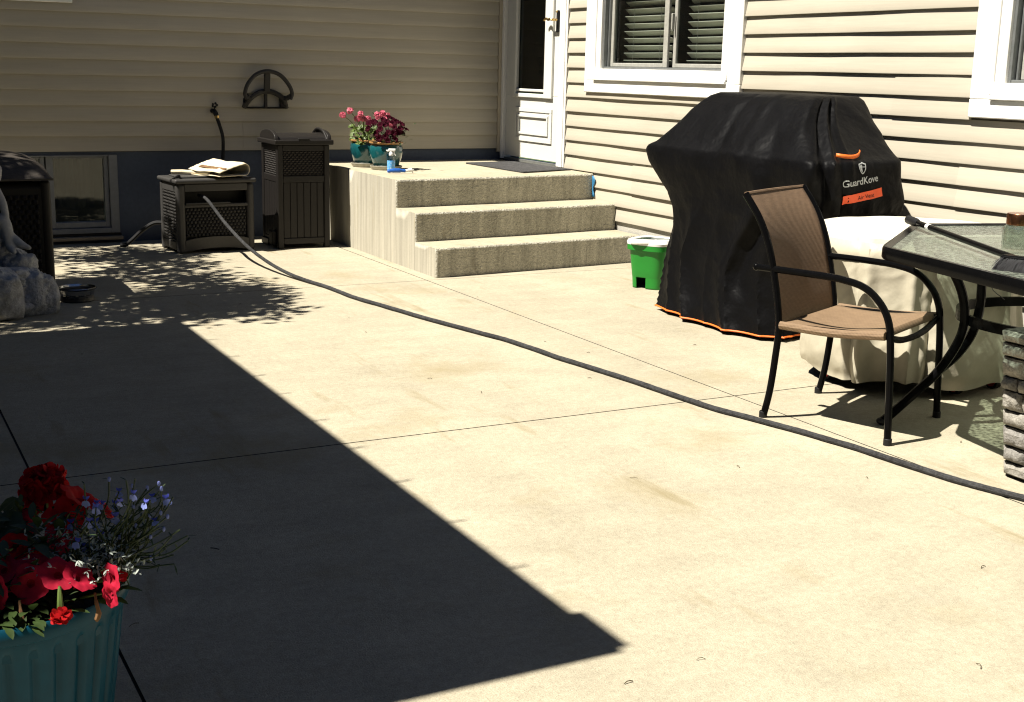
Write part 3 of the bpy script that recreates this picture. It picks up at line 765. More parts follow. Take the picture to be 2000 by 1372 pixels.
b = MB(); b.box(X0-.010, X0+.02, Y0+.20, Y1, .004, .05); b.build('foot', 'brown_plastic', bn, bevel=.005)

# ------------------------------------------------------------------ hose reel box
rb = thing('hose_reel_box', (-2.49, -.55, 0), 'taupe resin hose reel box with a woven front under the wall tap', 'hose box')
A = Vector((-2.752, -.742, 0)); ux = Vector((.525,.045,0)).normalized(); uy = Vector((-ux.y, ux.x, 0)); uz = Vector((0,0,1)); W_ = .530; D_ = .36
def RB(u, v, z): return A+ux*u+uy*v+uz*z
def rbox(b, u0, u1, v0, v1, z0, z1): b.obox(RB((u0+u1)/2,(v0+v1)/2,(z0+z1)/2), ux*(u1-u0)/2, uy*(v1-v0)/2, uz*(z1-z0)/2)
def rpart(name, m, bev, *a):
    b = MB(); rbox(b, *a); return b.build(name, m, rb, bevel=bev, seg=3)
rpart('front_post', 'grey_plastic', .020, .0, .058, .0, .05, .0, .455); rpart('front_post', 'grey_plastic', .020, W_-.050, W_, .0, .05, .0, .455)
for a in ((.405,.4548,.006),(.300,.322,.006),(.060,.085,.004)): rpart('front_rail', 'grey_plastic', .006, .052, W_-.046, a[2], .04, a[0], a[1])
b = MB()
n = 14; top = []
rows_o = []
for i in range(n+1):
    u = lerp(.05, W_-.046, i/n); zt = .0845+.022*math.sin(math.pi*i/n)**.6; zb_ = .012+.020*math.sin(math.pi*i/n)
    rows_o.append((u, zt, zb_))
V = []; F = []
for (u, zt, zb_) in rows_o: V += [RB(u,.000,zt), RB(u,.034,zt), RB(u,.004,zb_), RB(u,.034,zb_)]
for i in range(n): a = i*4; F += [(a,a+4,a+5,a+1),(a+2,a+3,a+7,a+6),(a,a+2,a+6,a+4)]
b.add(V, F); b.build('front_apron', 'grey_plastic', rb)
b = MB(); wicker(b, RB(.060,.020,.108), ux, uz, -uy, W_-.116, .190, .026, .021, .013); b.build('woven_panel', ['grey_wicker','rubber'], rb, kind='stuff')
b = MB(); rbox(b, .06, .20, .0, .006, .3245, .3325) if False else rbox(b, .058, .36, -.006, .012, .3225, .333); b.build('slot_roller', 'grey_plastic', rb, bevel=.003)
rpart('inner_shell', 'dark_box', 0, .012, W_-.012, .12, D_-.012, .02, .45); rpart('inner_panel', 'dark_box', 0, .030, W_-.03, .041, .119, .02, .30)
rpart('rear_post', 'grey_plastic', .016, .0, .05, D_-.05, D_, 0, .455); rpart('rear_post', 'grey_plastic', .016, W_-.05, W_, D_-.05, D_, 0, .455)
rpart('side_rail', 'grey_plastic', .005, .004, .03, .05, D_-.05, .40, .4548); rpart('side_rail', 'grey_plastic', .005, .004, .03, .05, D_-.05, .02, .075); rpart('side_panel', 'grey_plastic', .005, W_-.03, W_-.004, .05, D_-.05, .02, .455)
b = MB(); wicker(b, RB(.012,D_-.05,.076), -uy, uz, -ux, D_-.10, .323, .026, .021, .013); b.build('woven_panel', ['grey_wicker','rubber'], rb, kind='stuff')
b = MB(); rbox(b, -.012, W_+.012, -.014, D_+.012, .4565, .486); ld = b.build('lid', 'grey_plastic', rb, bevel=.012, seg=4)
b = MB(); rbox(b, .05, W_-.05, .075, D_-.05, .4863, .497); b.build('lid_panel', 'grey_plastic', ld, bevel=.006)
b = MB(); b.tube(cat_rom([RB(-.006,.05,.488), RB(.03,.055,.505), RB(.045,.075,.500), RB(.02,.105,.488)], 5), .008, 7); b.build('lid_clip', 'dark_box', ld)

# folded burlap on the lid
fo = thing('folded_mat', RB(.33,.15,.497), 'cream burlap mat folded double on top of the taupe hose box', 'mat')
axd = (uy*1.0-ux*.33).normalized(); acr = axd.cross(uz)
b = MB(); rows = []
o = RB(.375, -.025, .500)
prof = []
for i in range(40):
    t = i/39
    if t < .40:    # lower sheet from left to right
        s = t/.40; prof.append((-.115+.225*s, .003+.016*(s**2)*0))
    elif t < .60:  # loop
        s = (t-.40)/.20; th = -math.pi/2+math.pi*s; prof.append((.105+.034*math.cos(th)*1.0, .041+.038*math.sin(th)))
    else:          # upper sheet back to the left
        s = (t-.60)/.40; prof.append((.105-.215*s, .079-.052*s+.004*math.sin(s*math.pi)))
for j in range(15):
    d = j/14*.33; rows.append([o+axd*d+acr*(p[0]*(1+.04*math.sin(j*.7)))+uz*(p[1]*(1+.15*(j/14))+.0012*math.sin(i*1.9+j*1.3)+.004*math.sin(j*.5)) for i, p in enumerate(prof)])
b.sheet(rows); b.build('cloth', 'burlap', fo, solid=.004)
b = MB(); rows = []
for j in range(26):
    d = .006+j/25*.27
    w = .012+.010*abs(math.sin(j*2.3))+.006*random.random()
    rows.append([o+axd*d+acr*(-.062-w*.2)+uz*(.0445+.006*j/25), o+axd*d+acr*(-.062+w)+uz*(.0535+.007*j/25)])
b.sheet(rows); b.build('frayed_edge', 'brown_stain', fo, solid=.003)
b = MB(); b.tube([RB(.07,.31,.512), RB(.13,.27,.514), RB(.20,.20,.512), RB(.255,.10,.514)], [.014,.015,.013,.011], 10); b.build('rolled_hem', 'burlap', fo)

# tap, hanging hose, leader hose
tp = thing('wall_tap', (-2.311, -.02, .905), 'black hose tap on the shaded siding left of the hose holder', 'tap')
b = MB(); b.tube([(-2.311,-.012,.898),(-2.311,-.05,.898)], .016, 10); b.tube([(-2.311,-.05,.898),(-2.306,-.075,.885),(-2.300,-.085,.862)], [.019,.018,.015], 10); b.build('spout', 'rubber', tp)
b = MB(); b.tube([(-2.309,-.058,.905),(-2.307,-.062,.934)], .006, 6)
for k in range(5): th = k*1.257; b.ball((-2.307+.016*math.cos(th), -.064-.004*math.sin(th), .940+.012*math.sin(th)), .009, 5)
b.build('handle', 'rubber', tp)
b = MB(); b.tube([(-2.300,-.085,.868),(-2.299,-.087,.850)], .0165, 10); b.build('coupling', 'brass', tp)
b = MB(); b.tube(cat_rom([(-2.299,-.087,.852),(-2.285,-.10,.80),(-2.268,-.11,.72),(-2.270,-.115,.62),(-2.285,-.13,.52),(-2.33,-.15,.42),(-2.40,-.17,.30)], 6), .0125, 8)
tag(b.build('feed_hose', 'rubber', base=(-2.28,-.1,.6)), 'black hose hanging from the tap down behind the hose box', 'hose')
b = MB(); b.tube(cat_rom([(-2.74,-.40,.165),(-2.82,-.36,.165),(-2.90,-.33,.11),(-2.96,-.31,.05),(-3.00,-.30,.018),(-3.03,-.28,.0145)], 6), .0135, 8)
tag(b.build('leader_hose', 'rubber', base=(-2.9,-.33,0)), 'short black hose drooping from the left side of the hose box', 'hose')

# hose holder on the wall
hh = thing('hose_holder', (-1.93, -.02, 1.03), 'dark grey plastic arched hose holder screwed to the shaded siding', 'hose holder')
def hp(x, z, o): return Vector((-1.93+x, -o, z))
b = MB()
b.tube(cat_rom([hp(-.160,.985,.11),hp(-.172,1.03,.115),hp(-.148,1.095,.115),hp(-.085,1.158,.11),hp(.0,1.180,.11),hp(.085,1.155,.11),hp(.145,1.09,.115),hp(.170,1.03,.115),hp(.158,.985,.11)], 5), .0145, 8)
b.build('front_arch', 'dark_metal' if False else 'grey_wicker', hh)
b = MB(); b.tube(cat_rom([hp(-.155,.925,.02),hp(-.12,.985,.06),hp(-.06,1.025,.05),hp(0,1.038,.04),hp(.06,1.03,.05),hp(.12,.99,.06),hp(.155,.925,.02)], 5), .020, 8, flat=.8); b.build('saddle', 'grey_wicker', hh)
b = MB(); b.obox(hp(0,1.11,.075), (.021,0,0), (0,.012,.004), (0,-.010,.070)); b.obox(hp(0,.98,.035), (.011,0,0), (0,.010,0), (0,0,.055)); b.build('centre_rib', 'grey_wicker', hh, bevel=.005)
for s_ in (-1, 1):
    b = MB(); b.tube([hp(s_*.163,1.01,.112),hp(s_*.138,.99,.075),hp(s_*.120,.985,.05)], .018, 7); b.build('side_arm', 'grey_wicker', hh)
b = MB(); b.box(-1.93-.160, -1.93+.150, -.034, -.018, .917, .930); b.box(-1.93-.160, -1.93-.140, -.04, -.0175, .930, .99); b.box(-1.93+.105, -1.93+.150, -.05, -.0175, .930, 1.01); b.build('back_plate', 'dark_box', hh, bevel=.004)

# long garden hose
b = MB()
pts = cat_rom([(-2.590,-.66,.375),(-2.567,-.793,.356),(-2.522,-1.046,.232),(-2.473,-1.324,.127),(-2.426,-1.591,.062),(-2.381,-1.845,.026),(-2.338,-2.088,.0135),(-2.297,-2.33,.0110),(-2.265,-2.753,.0110),(-2.18,-3.206,.0110),(-2.095,-3.626,.0110),(-2.020,-3.997,.0110),(-1.972,-4.395,.0110),(-1.930,-4.737,.0110),(-1.895,-5.059,.0110),(-1.856,-5.351,.0110),(-1.805,-5.578,.0110),(-1.755,-5.80,.0110),(-1.722,-6.001,.0110),(-1.700,-6.217,.0110),(-1.671,-6.393,.0110),(-1.626,-6.548,.0110),(-1.50,-6.95,.0110),(-1.30,-7.4,.0110),(-1.2,-8.2,.0110)], 14)
pts = [q+Vector((n3(q,2.2)*.012+n3(q,7)*.004, 0, 0))*min(1, max(0, (-q.y-2.2)*2)) for q in pts]
b.tube(pts, [.0104*(1+.03*math.sin(i*.9)+.03*math.sin(i*2.7)) for i in range(len(pts))], 9)
tag(b.build('garden_hose', 'hose', base=(-2,-4,0)), 'long grey fabric garden hose running from the hose box across the patio', 'hose')

# ------------------------------------------------------------------ big storage box at the left
sb = thing('storage_box', (-4.2, -1.75, 0), 'dark brown woven storage box with a wood-grained lid in front of the basement window', 'storage box')
x0, x1, y0, y1 = -4.70, -3.712, -2.06, -1.47
b = MB(); b.box(x0+.01, x1-.008, y0+.010, y1-.01, .02, .60); b.build('body', 'dark_box', sb, bevel=.03, seg=4)
for (x, y) in ((x0,y0),(x1-.05,y0),(x0,y1-.05),(x1-.05,y1-.05)):
    b = MB(); b.box(x, x+.05, y, y+.05, 0, .615); b.build('corner_post', 'brown_plastic', sb, bevel=.02, seg=4)
b = MB(); wicker(b, (x0+.06,y0+.004,.08), (1,0,0), (0,0,1), (0,-1,0), x1-x0-.12, .46, .036, .026, .012); b.build('woven_panel', ['dark_box','rubber'], sb, kind='stuff')
b = MB(); wicker(b, (x1-.004,y0+.06,.08), (0,1,0), (0,0,1), (1,0,0), y1-y0-.12, .46, .036, .026, .012); b.build('woven_panel', ['dark_box','rubber'], sb, kind='stuff')
b = MB(); rows = []
nx_, ny_ = 40, 16
for j in range(ny_+1):
    v = j/ny_*2-1; row = []
    for i in range(nx_+1):
        u = i/nx_*2-1
        h = .125*(1-abs(v)**2.6)**.6*(1-abs(u)**5)**.5 if abs(u) < 1 and abs(v) < 1 else 0
        p = Vector((lerp(x0-.02, x1+.012, (u+1)/2), lerp(y0-.025, y1+.02, (v+1)/2), .625+h))
        p.z += .006*n3((p.x*2, p.y*14, p.z*10)) if h else 0
        row.append(p)
    rows.append(row)
b.sheet(rows); b.box(x0-.02, x1+.012, y0-.025, y1+.02, .6155, .6255)
b.build('lid', 'dark_lid', sb)

# ------------------------------------------------------------------ rock fountain with seated figure
fn = thing('rock_fountain', (-4.0, -2.42, 0), 'grey cast rock fountain with a seated child figure at the left edge', 'fountain')
def rock(c, r, seed, sq=.35):
    b = MB(); b.ball((0,0,0), 1.0, 30)
    for p in b.v:
        d = p.normalized(); q = max(abs(d.x), abs(d.y), abs(d.z)); k = lerp(1, 1/q*.82, sq)
        nn = 1+.20*n3(d*1.6+Vector((seed,0,0)))+.16*(.35-abs(n3(d*2.6+Vector((0,seed,0)))))+.09*(.3-abs(n3(d*6+Vector((0,0,seed)))))+.035*n3(d*15+Vector((seed,0,seed)))
        w = d*k*nn; p.x, p.y, p.z = c[0]+w.x*r[0], c[1]+w.y*r[1], max(0.0, c[2]+w.z*r[2])
    return b.build('rock', 'rock', fn, sharp=60)
for c, r, s in (((-3.875,-2.47,.088),(.115,.10,.125),1),((-3.985,-2.47,.185),(.115,.09,.050),2),((-4.06,-2.56,.11),(.13,.12,.13),3.3),((-3.93,-2.33,.17),(.10,.10,.125),4.1),
                ((-3.995,-2.27,.255),(.085,.09,.105),5.7),((-4.16,-2.40,.17),(.16,.16,.20),6.2),((-4.10,-2.26,.27),(.12,.11,.15),7.7),((-4.05,-2.42,.08),(.22,.18,.10),9.1)): rock(c, r, s)
b = MB()
def cap(pts, rs): b.tube(cat_rom(pts, 5), [lerp(rs[min(len(rs)-1,int(i/5))], rs[min(len(rs)-1,int(i/5)+1)], (i/5)%1) for i in range((len(pts)-1)*5+1)], 12); [b.ball(p, r, 8) for p, r in zip(pts, rs)]
cap([(-4.055,-2.331,.430),(-3.985,-2.376,.440),(-3.967,-2.413,.325)], [.042,.034,.022]); cap([(-3.967,-2.413,.325),(-3.955,-2.45,.305)], [.022,.014])
cap([(-4.061,-2.300,.410),(-3.985,-2.36,.385),(-3.915,-2.435,.335)], [.042,.032,.020]); cap([(-3.915,-2.435,.335),(-3.885,-2.455,.322)], [.020,.012])
cap([(-4.055,-2.31,.42),(-4.05,-2.305,.50),(-4.040,-2.300,.575)], [.066,.058,.052]); cap([(-4.040,-2.300,.575),(-4.032,-2.300,.625)], [.03,.026])
cap([(-4.008,-2.310,.590),(-3.982,-2.352,.530),(-3.974,-2.378,.468)], [.028,.021,.017]); cap([(-4.085,-2.30,.585),(-4.12,-2.34,.52),(-4.06,-2.40,.46)], [.028,.021,.017])
b.ball((-4.022,-2.303,.670), (.050,.052,.056), 12)
for k in range(16): b.ball((-4.026+.042*math.cos(k*1.1), -2.300+.042*math.sin(k*1.1), .690+.018*math.sin(k*2.2)), .017, 6)
o = b.build('child_figure', 'statue', fn, sharp=80)
md = o.modifiers.new('join', 'REMESH'); md.mode = 'VOXEL'; md.voxel_size = .006; md.use_smooth_shade = True
md = o.modifiers.new('soften', 'SMOOTH'); md.factor = .5; md.iterations = 4

# ------------------------------------------------------------------ dog bowl
db = thing('dog_bowl', (-3.63, -2.20, 0), 'black dog bowl with bone prints and a steel lining on the shaded patio', 'bowl')
b = MB(); b.lathe((-3.63,-2.20,0), [(.082,.0),(.088,.006),(.080,.04),(.082,.058),(.100,.066),(.101,.069),(.097,.0705)], 40); b.build('shell', 'bowl_black', db)
b = MB(); b.lathe((-3.63,-2.20,0), [(.097,.0706),(.094,.0725),(.090,.068),(.082,.030),(.07,.016),(.0,.015)], 40); b.build('lining', 'steel', db)
for th in (-2.55, -2.05, -1.45, -.9):
    b = MB(); c = Vector((-3.63+.0835*math.cos(th), -2.20+.0835*math.sin(th), .028)); t = Vector((-math.sin(th), math.cos(th), 0)); nn = Vector((math.cos(th), math.sin(th), 0))
    V = []
    for (u, z) in ((-.010,-.003),(-.014,-.007),(-.019,-.004),(-.017,0),(-.019,.004),(-.014,.007),(-.010,.003),(.010,.003),(.014,.007),(.019,.004),(.017,0),(.019,-.004),(.014,-.007),(.010,-.003)):
        V.append(c+t*u+Vector((0,0,z))+nn*(.0022-abs(u)*.13*0-.5*u*u/.08+.002-.09*z))
    b.add(V, [tuple(range(14))]); b.build('bone_print', 'bone_print', db)

# ------------------------------------------------------------------ covered grill
gr = thing('covered_grill', (-.55, -4.0, 0), 'barbecue grill under a black cloth cover with orange trim against the sunlit wall', 'grill')
#        z     xf     xb     yl     yr    n
LV = [(.022,-.945,-.22,-3.50,-4.44,5.5),(.15,-.925,-.22,-3.47,-4.42,5),(.30,-.905,-.22,-3.465,-4.42,5),(.44,-.895,-.24,-3.49,-4.50,5),
      (.55,-.895,-.26,-3.49,-4.62,5),(.63,-.905,-.26,-3.475,-4.70,6),(.70,-.915,-.30,-3.42,-4.725,7),(.78,-.925,-.33,-3.36,-4.72,9),(.835,-.925,-.34,-3.35,-4.715,11),(.866,-.918,-.34,-3.375,-4.705,12),
      (.885,-.895,-.335,-3.41,-4.665,11),(.96,-.835,-.34,-3.455,-4.575,9),(1.03,-.775,-.32,-3.495,-4.49,8),(1.09,-.720,-.31,-3.53,-4.43,8),(1.126,-.670,-.31,-3.555,-4.39,8),(1.142,-.625,-.32,-3.58,-4.36,7)]
NU = 320
def level(z):
    for a, c in zip(LV, LV[1:]):
        if a[0] <= z <= c[0]:
            t = (z-a[0])/(c[0]-a[0]); return [lerp(p, q, t) for p, q in zip(a, c)]
    return list(LV[-1] if z > LV[-1][0] else LV[0])
def cover_point(z, th):
    _, xf, xb, yl, yr, n = level(z)
    cx, cy, ax, ay = (xf+xb)/2, (yl+yr)/2, (xb-xf)/2, (yl-yr)/2
    c, s = math.cos(th), math.sin(th)
    r = (abs(c)**n+abs(s)**n)**(-1/n)
    p = Vector((cx+ax*c*r, cy+ay*s*r, z)); d = Vector((c*ax, s*ay, 0)).normalized()
    drop = max(0, min(1, (.80-z)/.55)); up = max(0, min(1, (z-.72)/.15))
    # hanging folds below the shelf, gathered in the corners
    corner = abs(math.sin(2*th))**1.5
    def ridge(v): return 1-abs(math.sin(v))**.55            # sharp-backed fold
    f = drop*(.022+.034*corner)*(ridge(th*5.0+1.0+.8*math.sin(z*4))-.45+.5*(ridge(th*9+2.2+z*2.5)-.45))
    f += .014*n3((p.x*2.3, p.y*2.3, z*1.6+3))
    cr = .55-abs(n3((p.x*3.1+p.z*1.7, p.y*3.1-p.z*1.2, z*2.4+7)))*2.2      # crumple ridges
    f += .013*max(-.4, cr)
    cr2 = .5-abs(n3((p.x*7+p.z*5, p.y*7-p.z*4, z*6+2)))*2.2
    f += .0022*max(-.4, cr2)*(1-.5*up)
    # tension pulls from the hood shoulders down to the shelf corners
    for (a0, slope, w, dep) in ((3.75,.75,.06,.020),(4.02,.50,.045,-.022),(4.14,.22,.05,.026),(4.28,.10,.05,-.014),(4.45,-.15,.04,.008),(3.35,.4,.07,.014),(3.05,.1,.06,-.012)):
        f += up*dep*math.exp(-(((th-a0)-slope*(z-.86)*(1))/w)**2)
    g = math.exp(-((th-3.88)/.09)**2)*.050*max(0, 1-abs(z-.78)/.34)          # bulging fold at the near front corner
    g -= math.exp(-((th-4.08)/.05)**2)*.045*max(0, 1-abs(z-.74)/.36)
    g -= math.exp(-((th-3.66)/.06)**2)*.040*max(0, 1-abs(z-.62)/.45)
    g += math.exp(-((th-3.50)/.05)**2)*.022*max(0, 1-abs(z-.55)/.50)
    g -= math.exp(-((th-4.32)/.04)**2)*.022*max(0, 1-abs(z-.60)/.35)
    p += d*(f+g)
    return p
zs = []
z = .022
while z < 1.138: zs.append(z); z += .0105
zs.append(1.142)
b = MB(); rows = [[cover_point(z, 2*math.pi*i/NU) for i in range(NU)] for z in zs]
ctr = Vector((-.47, -3.96, 1.150))
for t in (.75, .5, .25):
    rows.append([ctr.lerp(rows[len(zs)-1][i], t)+Vector((0,0,.004*(1-t)+.004*n3(rows[len(zs)-1][i]*t*6))) for i in range(NU)])
b.sheet(rows, closeu=True)
nb = len(b.v); b.add([ctr], []); last = (len(rows)-1)*NU
for i in range(NU): b.f.append((last+i, last+(i+1)%NU, nb)); b.m.append(0)
cov = b.build('cover', 'cover', gr, sharp=50)
bv = BVHTree.FromPolygons([tuple(p) for p in b.v], [tuple(f) for f in b.f])
b = MB(); b.tube([cover_point(.024, 2*math.pi*i/NU) for i in range(NU)], .0048, 6, closed=True); b.build('piping', 'orange', gr)
b = MB()
for (x, y) in ((-.80,-4.3),(-.80,-3.7),(-.25,-4.3),(-.25,-3.7)): pass
b = MB(); b.box(-.80, -.36, -4.36, -3.66, .06, .78); b.build('cart', 'dark_box', gr)
b = MB(); b.tube([(-.78,-4.30,.035),(-.78,-4.26,.035)], .035, 14); b.build('caster', 'rubber', gr); b = MB(); b.tube([(-.78,-3.74,.035),(-.78,-3.70,.035)], .035, 14); b.build('caster', 'rubber', gr)
# prints and strap on the end facing the table
def on_cover(x, z, off=.004):
    h = bv.ray_cast(Vector((x, -6.0, z)), Vector((0,1,0)))
    return (h[0] if h[0] else Vector((x,-4.72,z)))-Vector((0,off,0))
def flat_print(name, polys, m, parent, off=.004):
    b = MB()
    for (vs, fs) in polys: b.add([on_cover(x, z, off) for x, z in vs], fs)
    return b.build(name, m, parent, sharp=80)
def text_poly(body, size, cx, cz, rot, bold=0.0):
    cu = bpy.data.curves.new('lettering', 'FONT'); cu.body = body; cu.size = size; cu.align_x = 'CENTER'; cu.align_y = 'CENTER'; cu.offset = bold
    cu.fill_mode = 'FRONT'
    ob = bpy.data.objects.new('lettering', cu); COL.objects.link(ob)
    dg = bpy.context.evaluated_depsgraph_get(); me = bpy.data.meshes.new_from_object(ob.evaluated_get(dg))
    vs = []
    for v in me.vertices:
        x, y = v.co.x, v.co.y
        vs.append((cx+x*math.cos(rot)-y*math.sin(rot), cz+x*math.sin(rot)+y*math.cos(rot)))
    fs = [tuple(p.vertices) for p in me.polygons]
    bpy.data.objects.remove(ob); bpy.data.meshes.remove(me); bpy.data.curves.remove(cu)
    return vs, fs
TX = -.652; ROT = R_(7.5)
flat_print('lettering', [text_poly('GuardKove', .044, TX, .779, ROT, .0006)], 'print_grey', gr)
# shield emblem: outline ring, left half filled
def shield(s):
    half = [(0,1.0),(.30,.86),(.62,.76),(.86,.72),(.88,.30),(.78,-.15),(.55,-.58),(.28,-.88),(0,-1.05)]
    return [(x*s, z*s) for x, z in half]+[(-x*s, z*s) for x, z in half[-2:0:-1]]
sc_, sz = .0265, .838
o_, i_ = shield(sc_), shield(sc_*.78); n = len(o_); sx_ = TX+.004
flat_print('emblem', [([(sx_+x, sz+z) for x, z in o_]+[(sx_+x, sz+z) for x, z in i_], [(k,(k+1)%n,n+(k+1)%n,n+k) for k in range(n)]),
    ([(sx_+x*.62-.0012, sz+z*.62) for x, z in o_ if x <= 1e-6][::1], [tuple(range(len([1 for x, z in o_ if x <= 1e-6])))]),
    ([(sx_-.022, sz+.006),(sx_+.022, sz+.006),(sx_+.022, sz+.0035),(sx_-.022, sz+.0035)], [(0,1,2,3)])], 'print_grey', gr)
cu, su = math.cos(R_(9.5)), math.sin(R_(9.5)); px_, pz_ = -.634, .712; hw, hh_ = .112, .0195
patch = []
for j in range(3):
    for i in range(11):
        u, v = lerp(-hw, hw, i/10), lerp(-hh_, hh_, j/2); patch.append((px_+u*cu-v*su, pz_+u*su+v*cu))
flat_print('vent_patch', [(patch, [(j*11+i, j*11+i+1, (j+1)*11+i+1, (j+1)*11+i) for j in range(2) for i in range(10)])], 'orange_patch', gr, .005)
flat_print('lettering', [text_poly('Air Vent', .026, px_+.012, pz_-.001, R_(9.5))], 'print_black', gr, .0065)
b = MB(); rows = []
P0, P1 = on_cover(-.765, .893, .004), on_cover(-.600, .905, .004)
for i in range(11):
    t = i/10; q = P0.lerp(P1, t)-Vector((0,.040*math.sin(math.pi*t)**.7,.012*math.sin(math.pi*t)))
    rows.append([q+Vector((0,0,-.0085)), q+Vector((0,-.002,.0085))])
b.sheet(rows); rows = []
for i in range(11):
    t = i/10; q = P0.lerp(P1, .22+.68*t)+Vector((0,-.004-.012*math.sin(math.pi*t),-.030)); rows.append([q+Vector((0,0,-.007)), q+Vector((0,0,.007))])
b.sheet(rows)
b.build('pull_strap', 'orange', gr, solid=.004)

# ------------------------------------------------------------------ green mop bucket
bk = thing('mop_bucket', (-.50, -2.86, 0), 'green plastic mop bucket with a white rim and handle between the steps and the grill', 'bucket')
c = Vector((-.500, -2.905, 0))
b = MB()
def sq(r, z, th):
    n = 4.0; cc, ss = math.cos(th-.5), math.sin(th-.5); return r*.92*(abs(cc)**n+abs(ss)**n)**(-1/n)
NB = 96; prof = [(.104,.0),(.105,.01),(.106,.02),(.1065,.03),(.107,.04),(.108,.05),(.1085,.06),(.109,.066),(.110,.07),(.116,.12),(.124,.20),(.128,.225),(.142,.228),(.144,.262),(.139,.264),(.126,.262),(.116,.16),(.100,.085),(.0,.080)]
b.lathe(c, prof, NB, fn=sq)
keep = []
for f in b.f:
    m = sum((b.v[i] for i in f), Vector())/len(f); a = (math.atan2(m.y-c.y, m.x-c.x)-(math.atan2(-.86,-.46)-.80)+math.pi) % (2*math.pi)-math.pi
    keep.append(not (m.z < .066 and abs(a) < .30 and (m-c).xy.length > .08))
b.f = [f for f, k in zip(b.f, keep) if k]; b.m = [0]*len(b.f)
b.build('body', 'green_plastic', bk, solid=.003)
b = MB(); b.lathe(c, [(.146,.258),(.148,.272),(.140,.284),(.120,.286),(.114,.280),(.118,.268)], NB, fn=sq); b.build('rim', 'white_plastic', bk)
b = MB(); rows = []
u = Vector((.883,-.469,0)); v = Vector((.46,.86,0)).normalized()
b.tube(cat_rom([c-u*.137+Vector((0,0,.268))-v*.03, c-u*.12-v*.10+Vector((0,0,.278)), c-v*.13+Vector((0,0,.282)), c+u*.12-v*.10+Vector((0,0,.280)), c+u*.137-v*.03+Vector((0,0,.270))], 6), .009, 8, flat=1.6); b.build('handle', 'white_plastic', bk)
b = MB(); b.box(c.x-.05, c.x+.06, c.y-.03, c.y+.06, .20, .272); b.build('wringer', 'white_plastic', bk, bevel=.01)

# ------------------------------------------------------------------ round table under a beige cover
kt = thing('covered_fire_table', (-.756, -5.168, 0), 'round fire table on casters under a wrinkled beige vinyl cover with a pale top', 'fire table')
KC = Vector((-.762, -5.172, 0)); ZT = .633
def kp(z, th):
    t = max(0, min(1, (ZT-z)/(ZT-.04)))
    r = lerp(.418, .425, t)+.018*math.exp(-((z-.16)/.10)**2)-.01*math.exp(-((z-.05)/.03)**2)
    d = Vector((math.cos(th), math.sin(th), 0))
    f = t*(.006*math.sin(th*7+.6+z)+.004*math.sin(th*13+z*4)) + .006*n3((d.x*2.4, d.y*2.4, z*3))+.003*max(-.4,(.5-2.2*abs(n3((d.x*2.6+z*3, d.y*2.6-z*2, z*4+5)))))+.0035*max(-.4,(.5-2.2*abs(n3((d.x*6-z*6, d.y*6+z*5, z*11)))))
    for (a, w, dep) in ((3.95,.05,.055),(4.13,.03,-.03),(3.55,.06,.05),(3.42,.04,-.03),(4.95,.05,.045),(5.10,.03,-.03),(5.55,.05,.05)):
        f += math.exp(-((th-a)/w)**2)*dep*(.25+.75*t)
    seg = math.pi/4; ph = (th-.30) % seg-seg/2; f += t*.70*r*(math.cos(seg/2)/math.cos(ph)/.955-1)
    dr = 1.0 if d.y < 0 else .93
    low = .045*max(0, math.exp(-((th-5.35)/.35)**2))*(1 if z < .12 else 0)
    p = KC+Vector((d.x*(r+f), d.y*(r+f)*dr, z)); return p
b = MB(); NK = 300; rows = []
for j in range(56):
    s = j/55
    row = []
    for i in range(NK):
        th = 2*math.pi*i/NK; hem = .052+.016*math.sin(th*5+1)+.010*n3((math.cos(th)*3, math.sin(th)*3, 0))-.018*math.exp(-((th-5.4)/.3)**2)
        row.append(kp(lerp(hem, ZT-.012, s), th))
    rows.append(row)
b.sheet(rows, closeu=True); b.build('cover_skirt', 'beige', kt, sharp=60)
b = MB(); rows = []
for (k, dz) in ((1.004,-.110),(1.010,-.1),(1.010,-.03),(1.006,-.010),(.985,-.001),(.90,.0),(.6,.0),(.3,.0),(.02,.0)):
    rows.append([Vector((KC.x+(kp(ZT,2*math.pi*i/NK).x-KC.x)*k, KC.y+(kp(ZT,2*math.pi*i/NK).y-KC.y)*k, ZT+dz+(.0025*n3((math.cos(6.283*i/NK)*k*4, math.sin(6.283*i/NK)*k*4, 1)) if k < 1 else 0))) for i in range(NK)])
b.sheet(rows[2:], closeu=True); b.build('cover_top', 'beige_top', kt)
b = MB(); b.sheet(rows[:3], closeu=True); b.build('valance', 'beige', kt, solid=.003)
b = MB(); b.lathe(KC, [(0,.11),(.33,.11),(.36,.13),(.36,.5),(0,.5)], 32); b.build('base', 'dark_box', kt)
for (x, y, r_) in ((-1.105,-5.10,1),(-.80,-5.505,0),(-.58,-5.50,1)):
    b = MB(); b.tube([(x-.014,y,.033),(x+.014,y,.033)], .032, 16); cs = b.build('caster', 'rubber', kt)
    b = MB(); b.tube([(x-.017,y,.033),(x+.017,y,.033)], .022, 16); b.build('hub', 'red_wheel', cs)
    b = MB(); b.obox((x,y+.01,.085), (.018,0,0), (0,.02,0), (0,0,.03)); b.build('fork', 'dark_box', cs, bevel=.004)

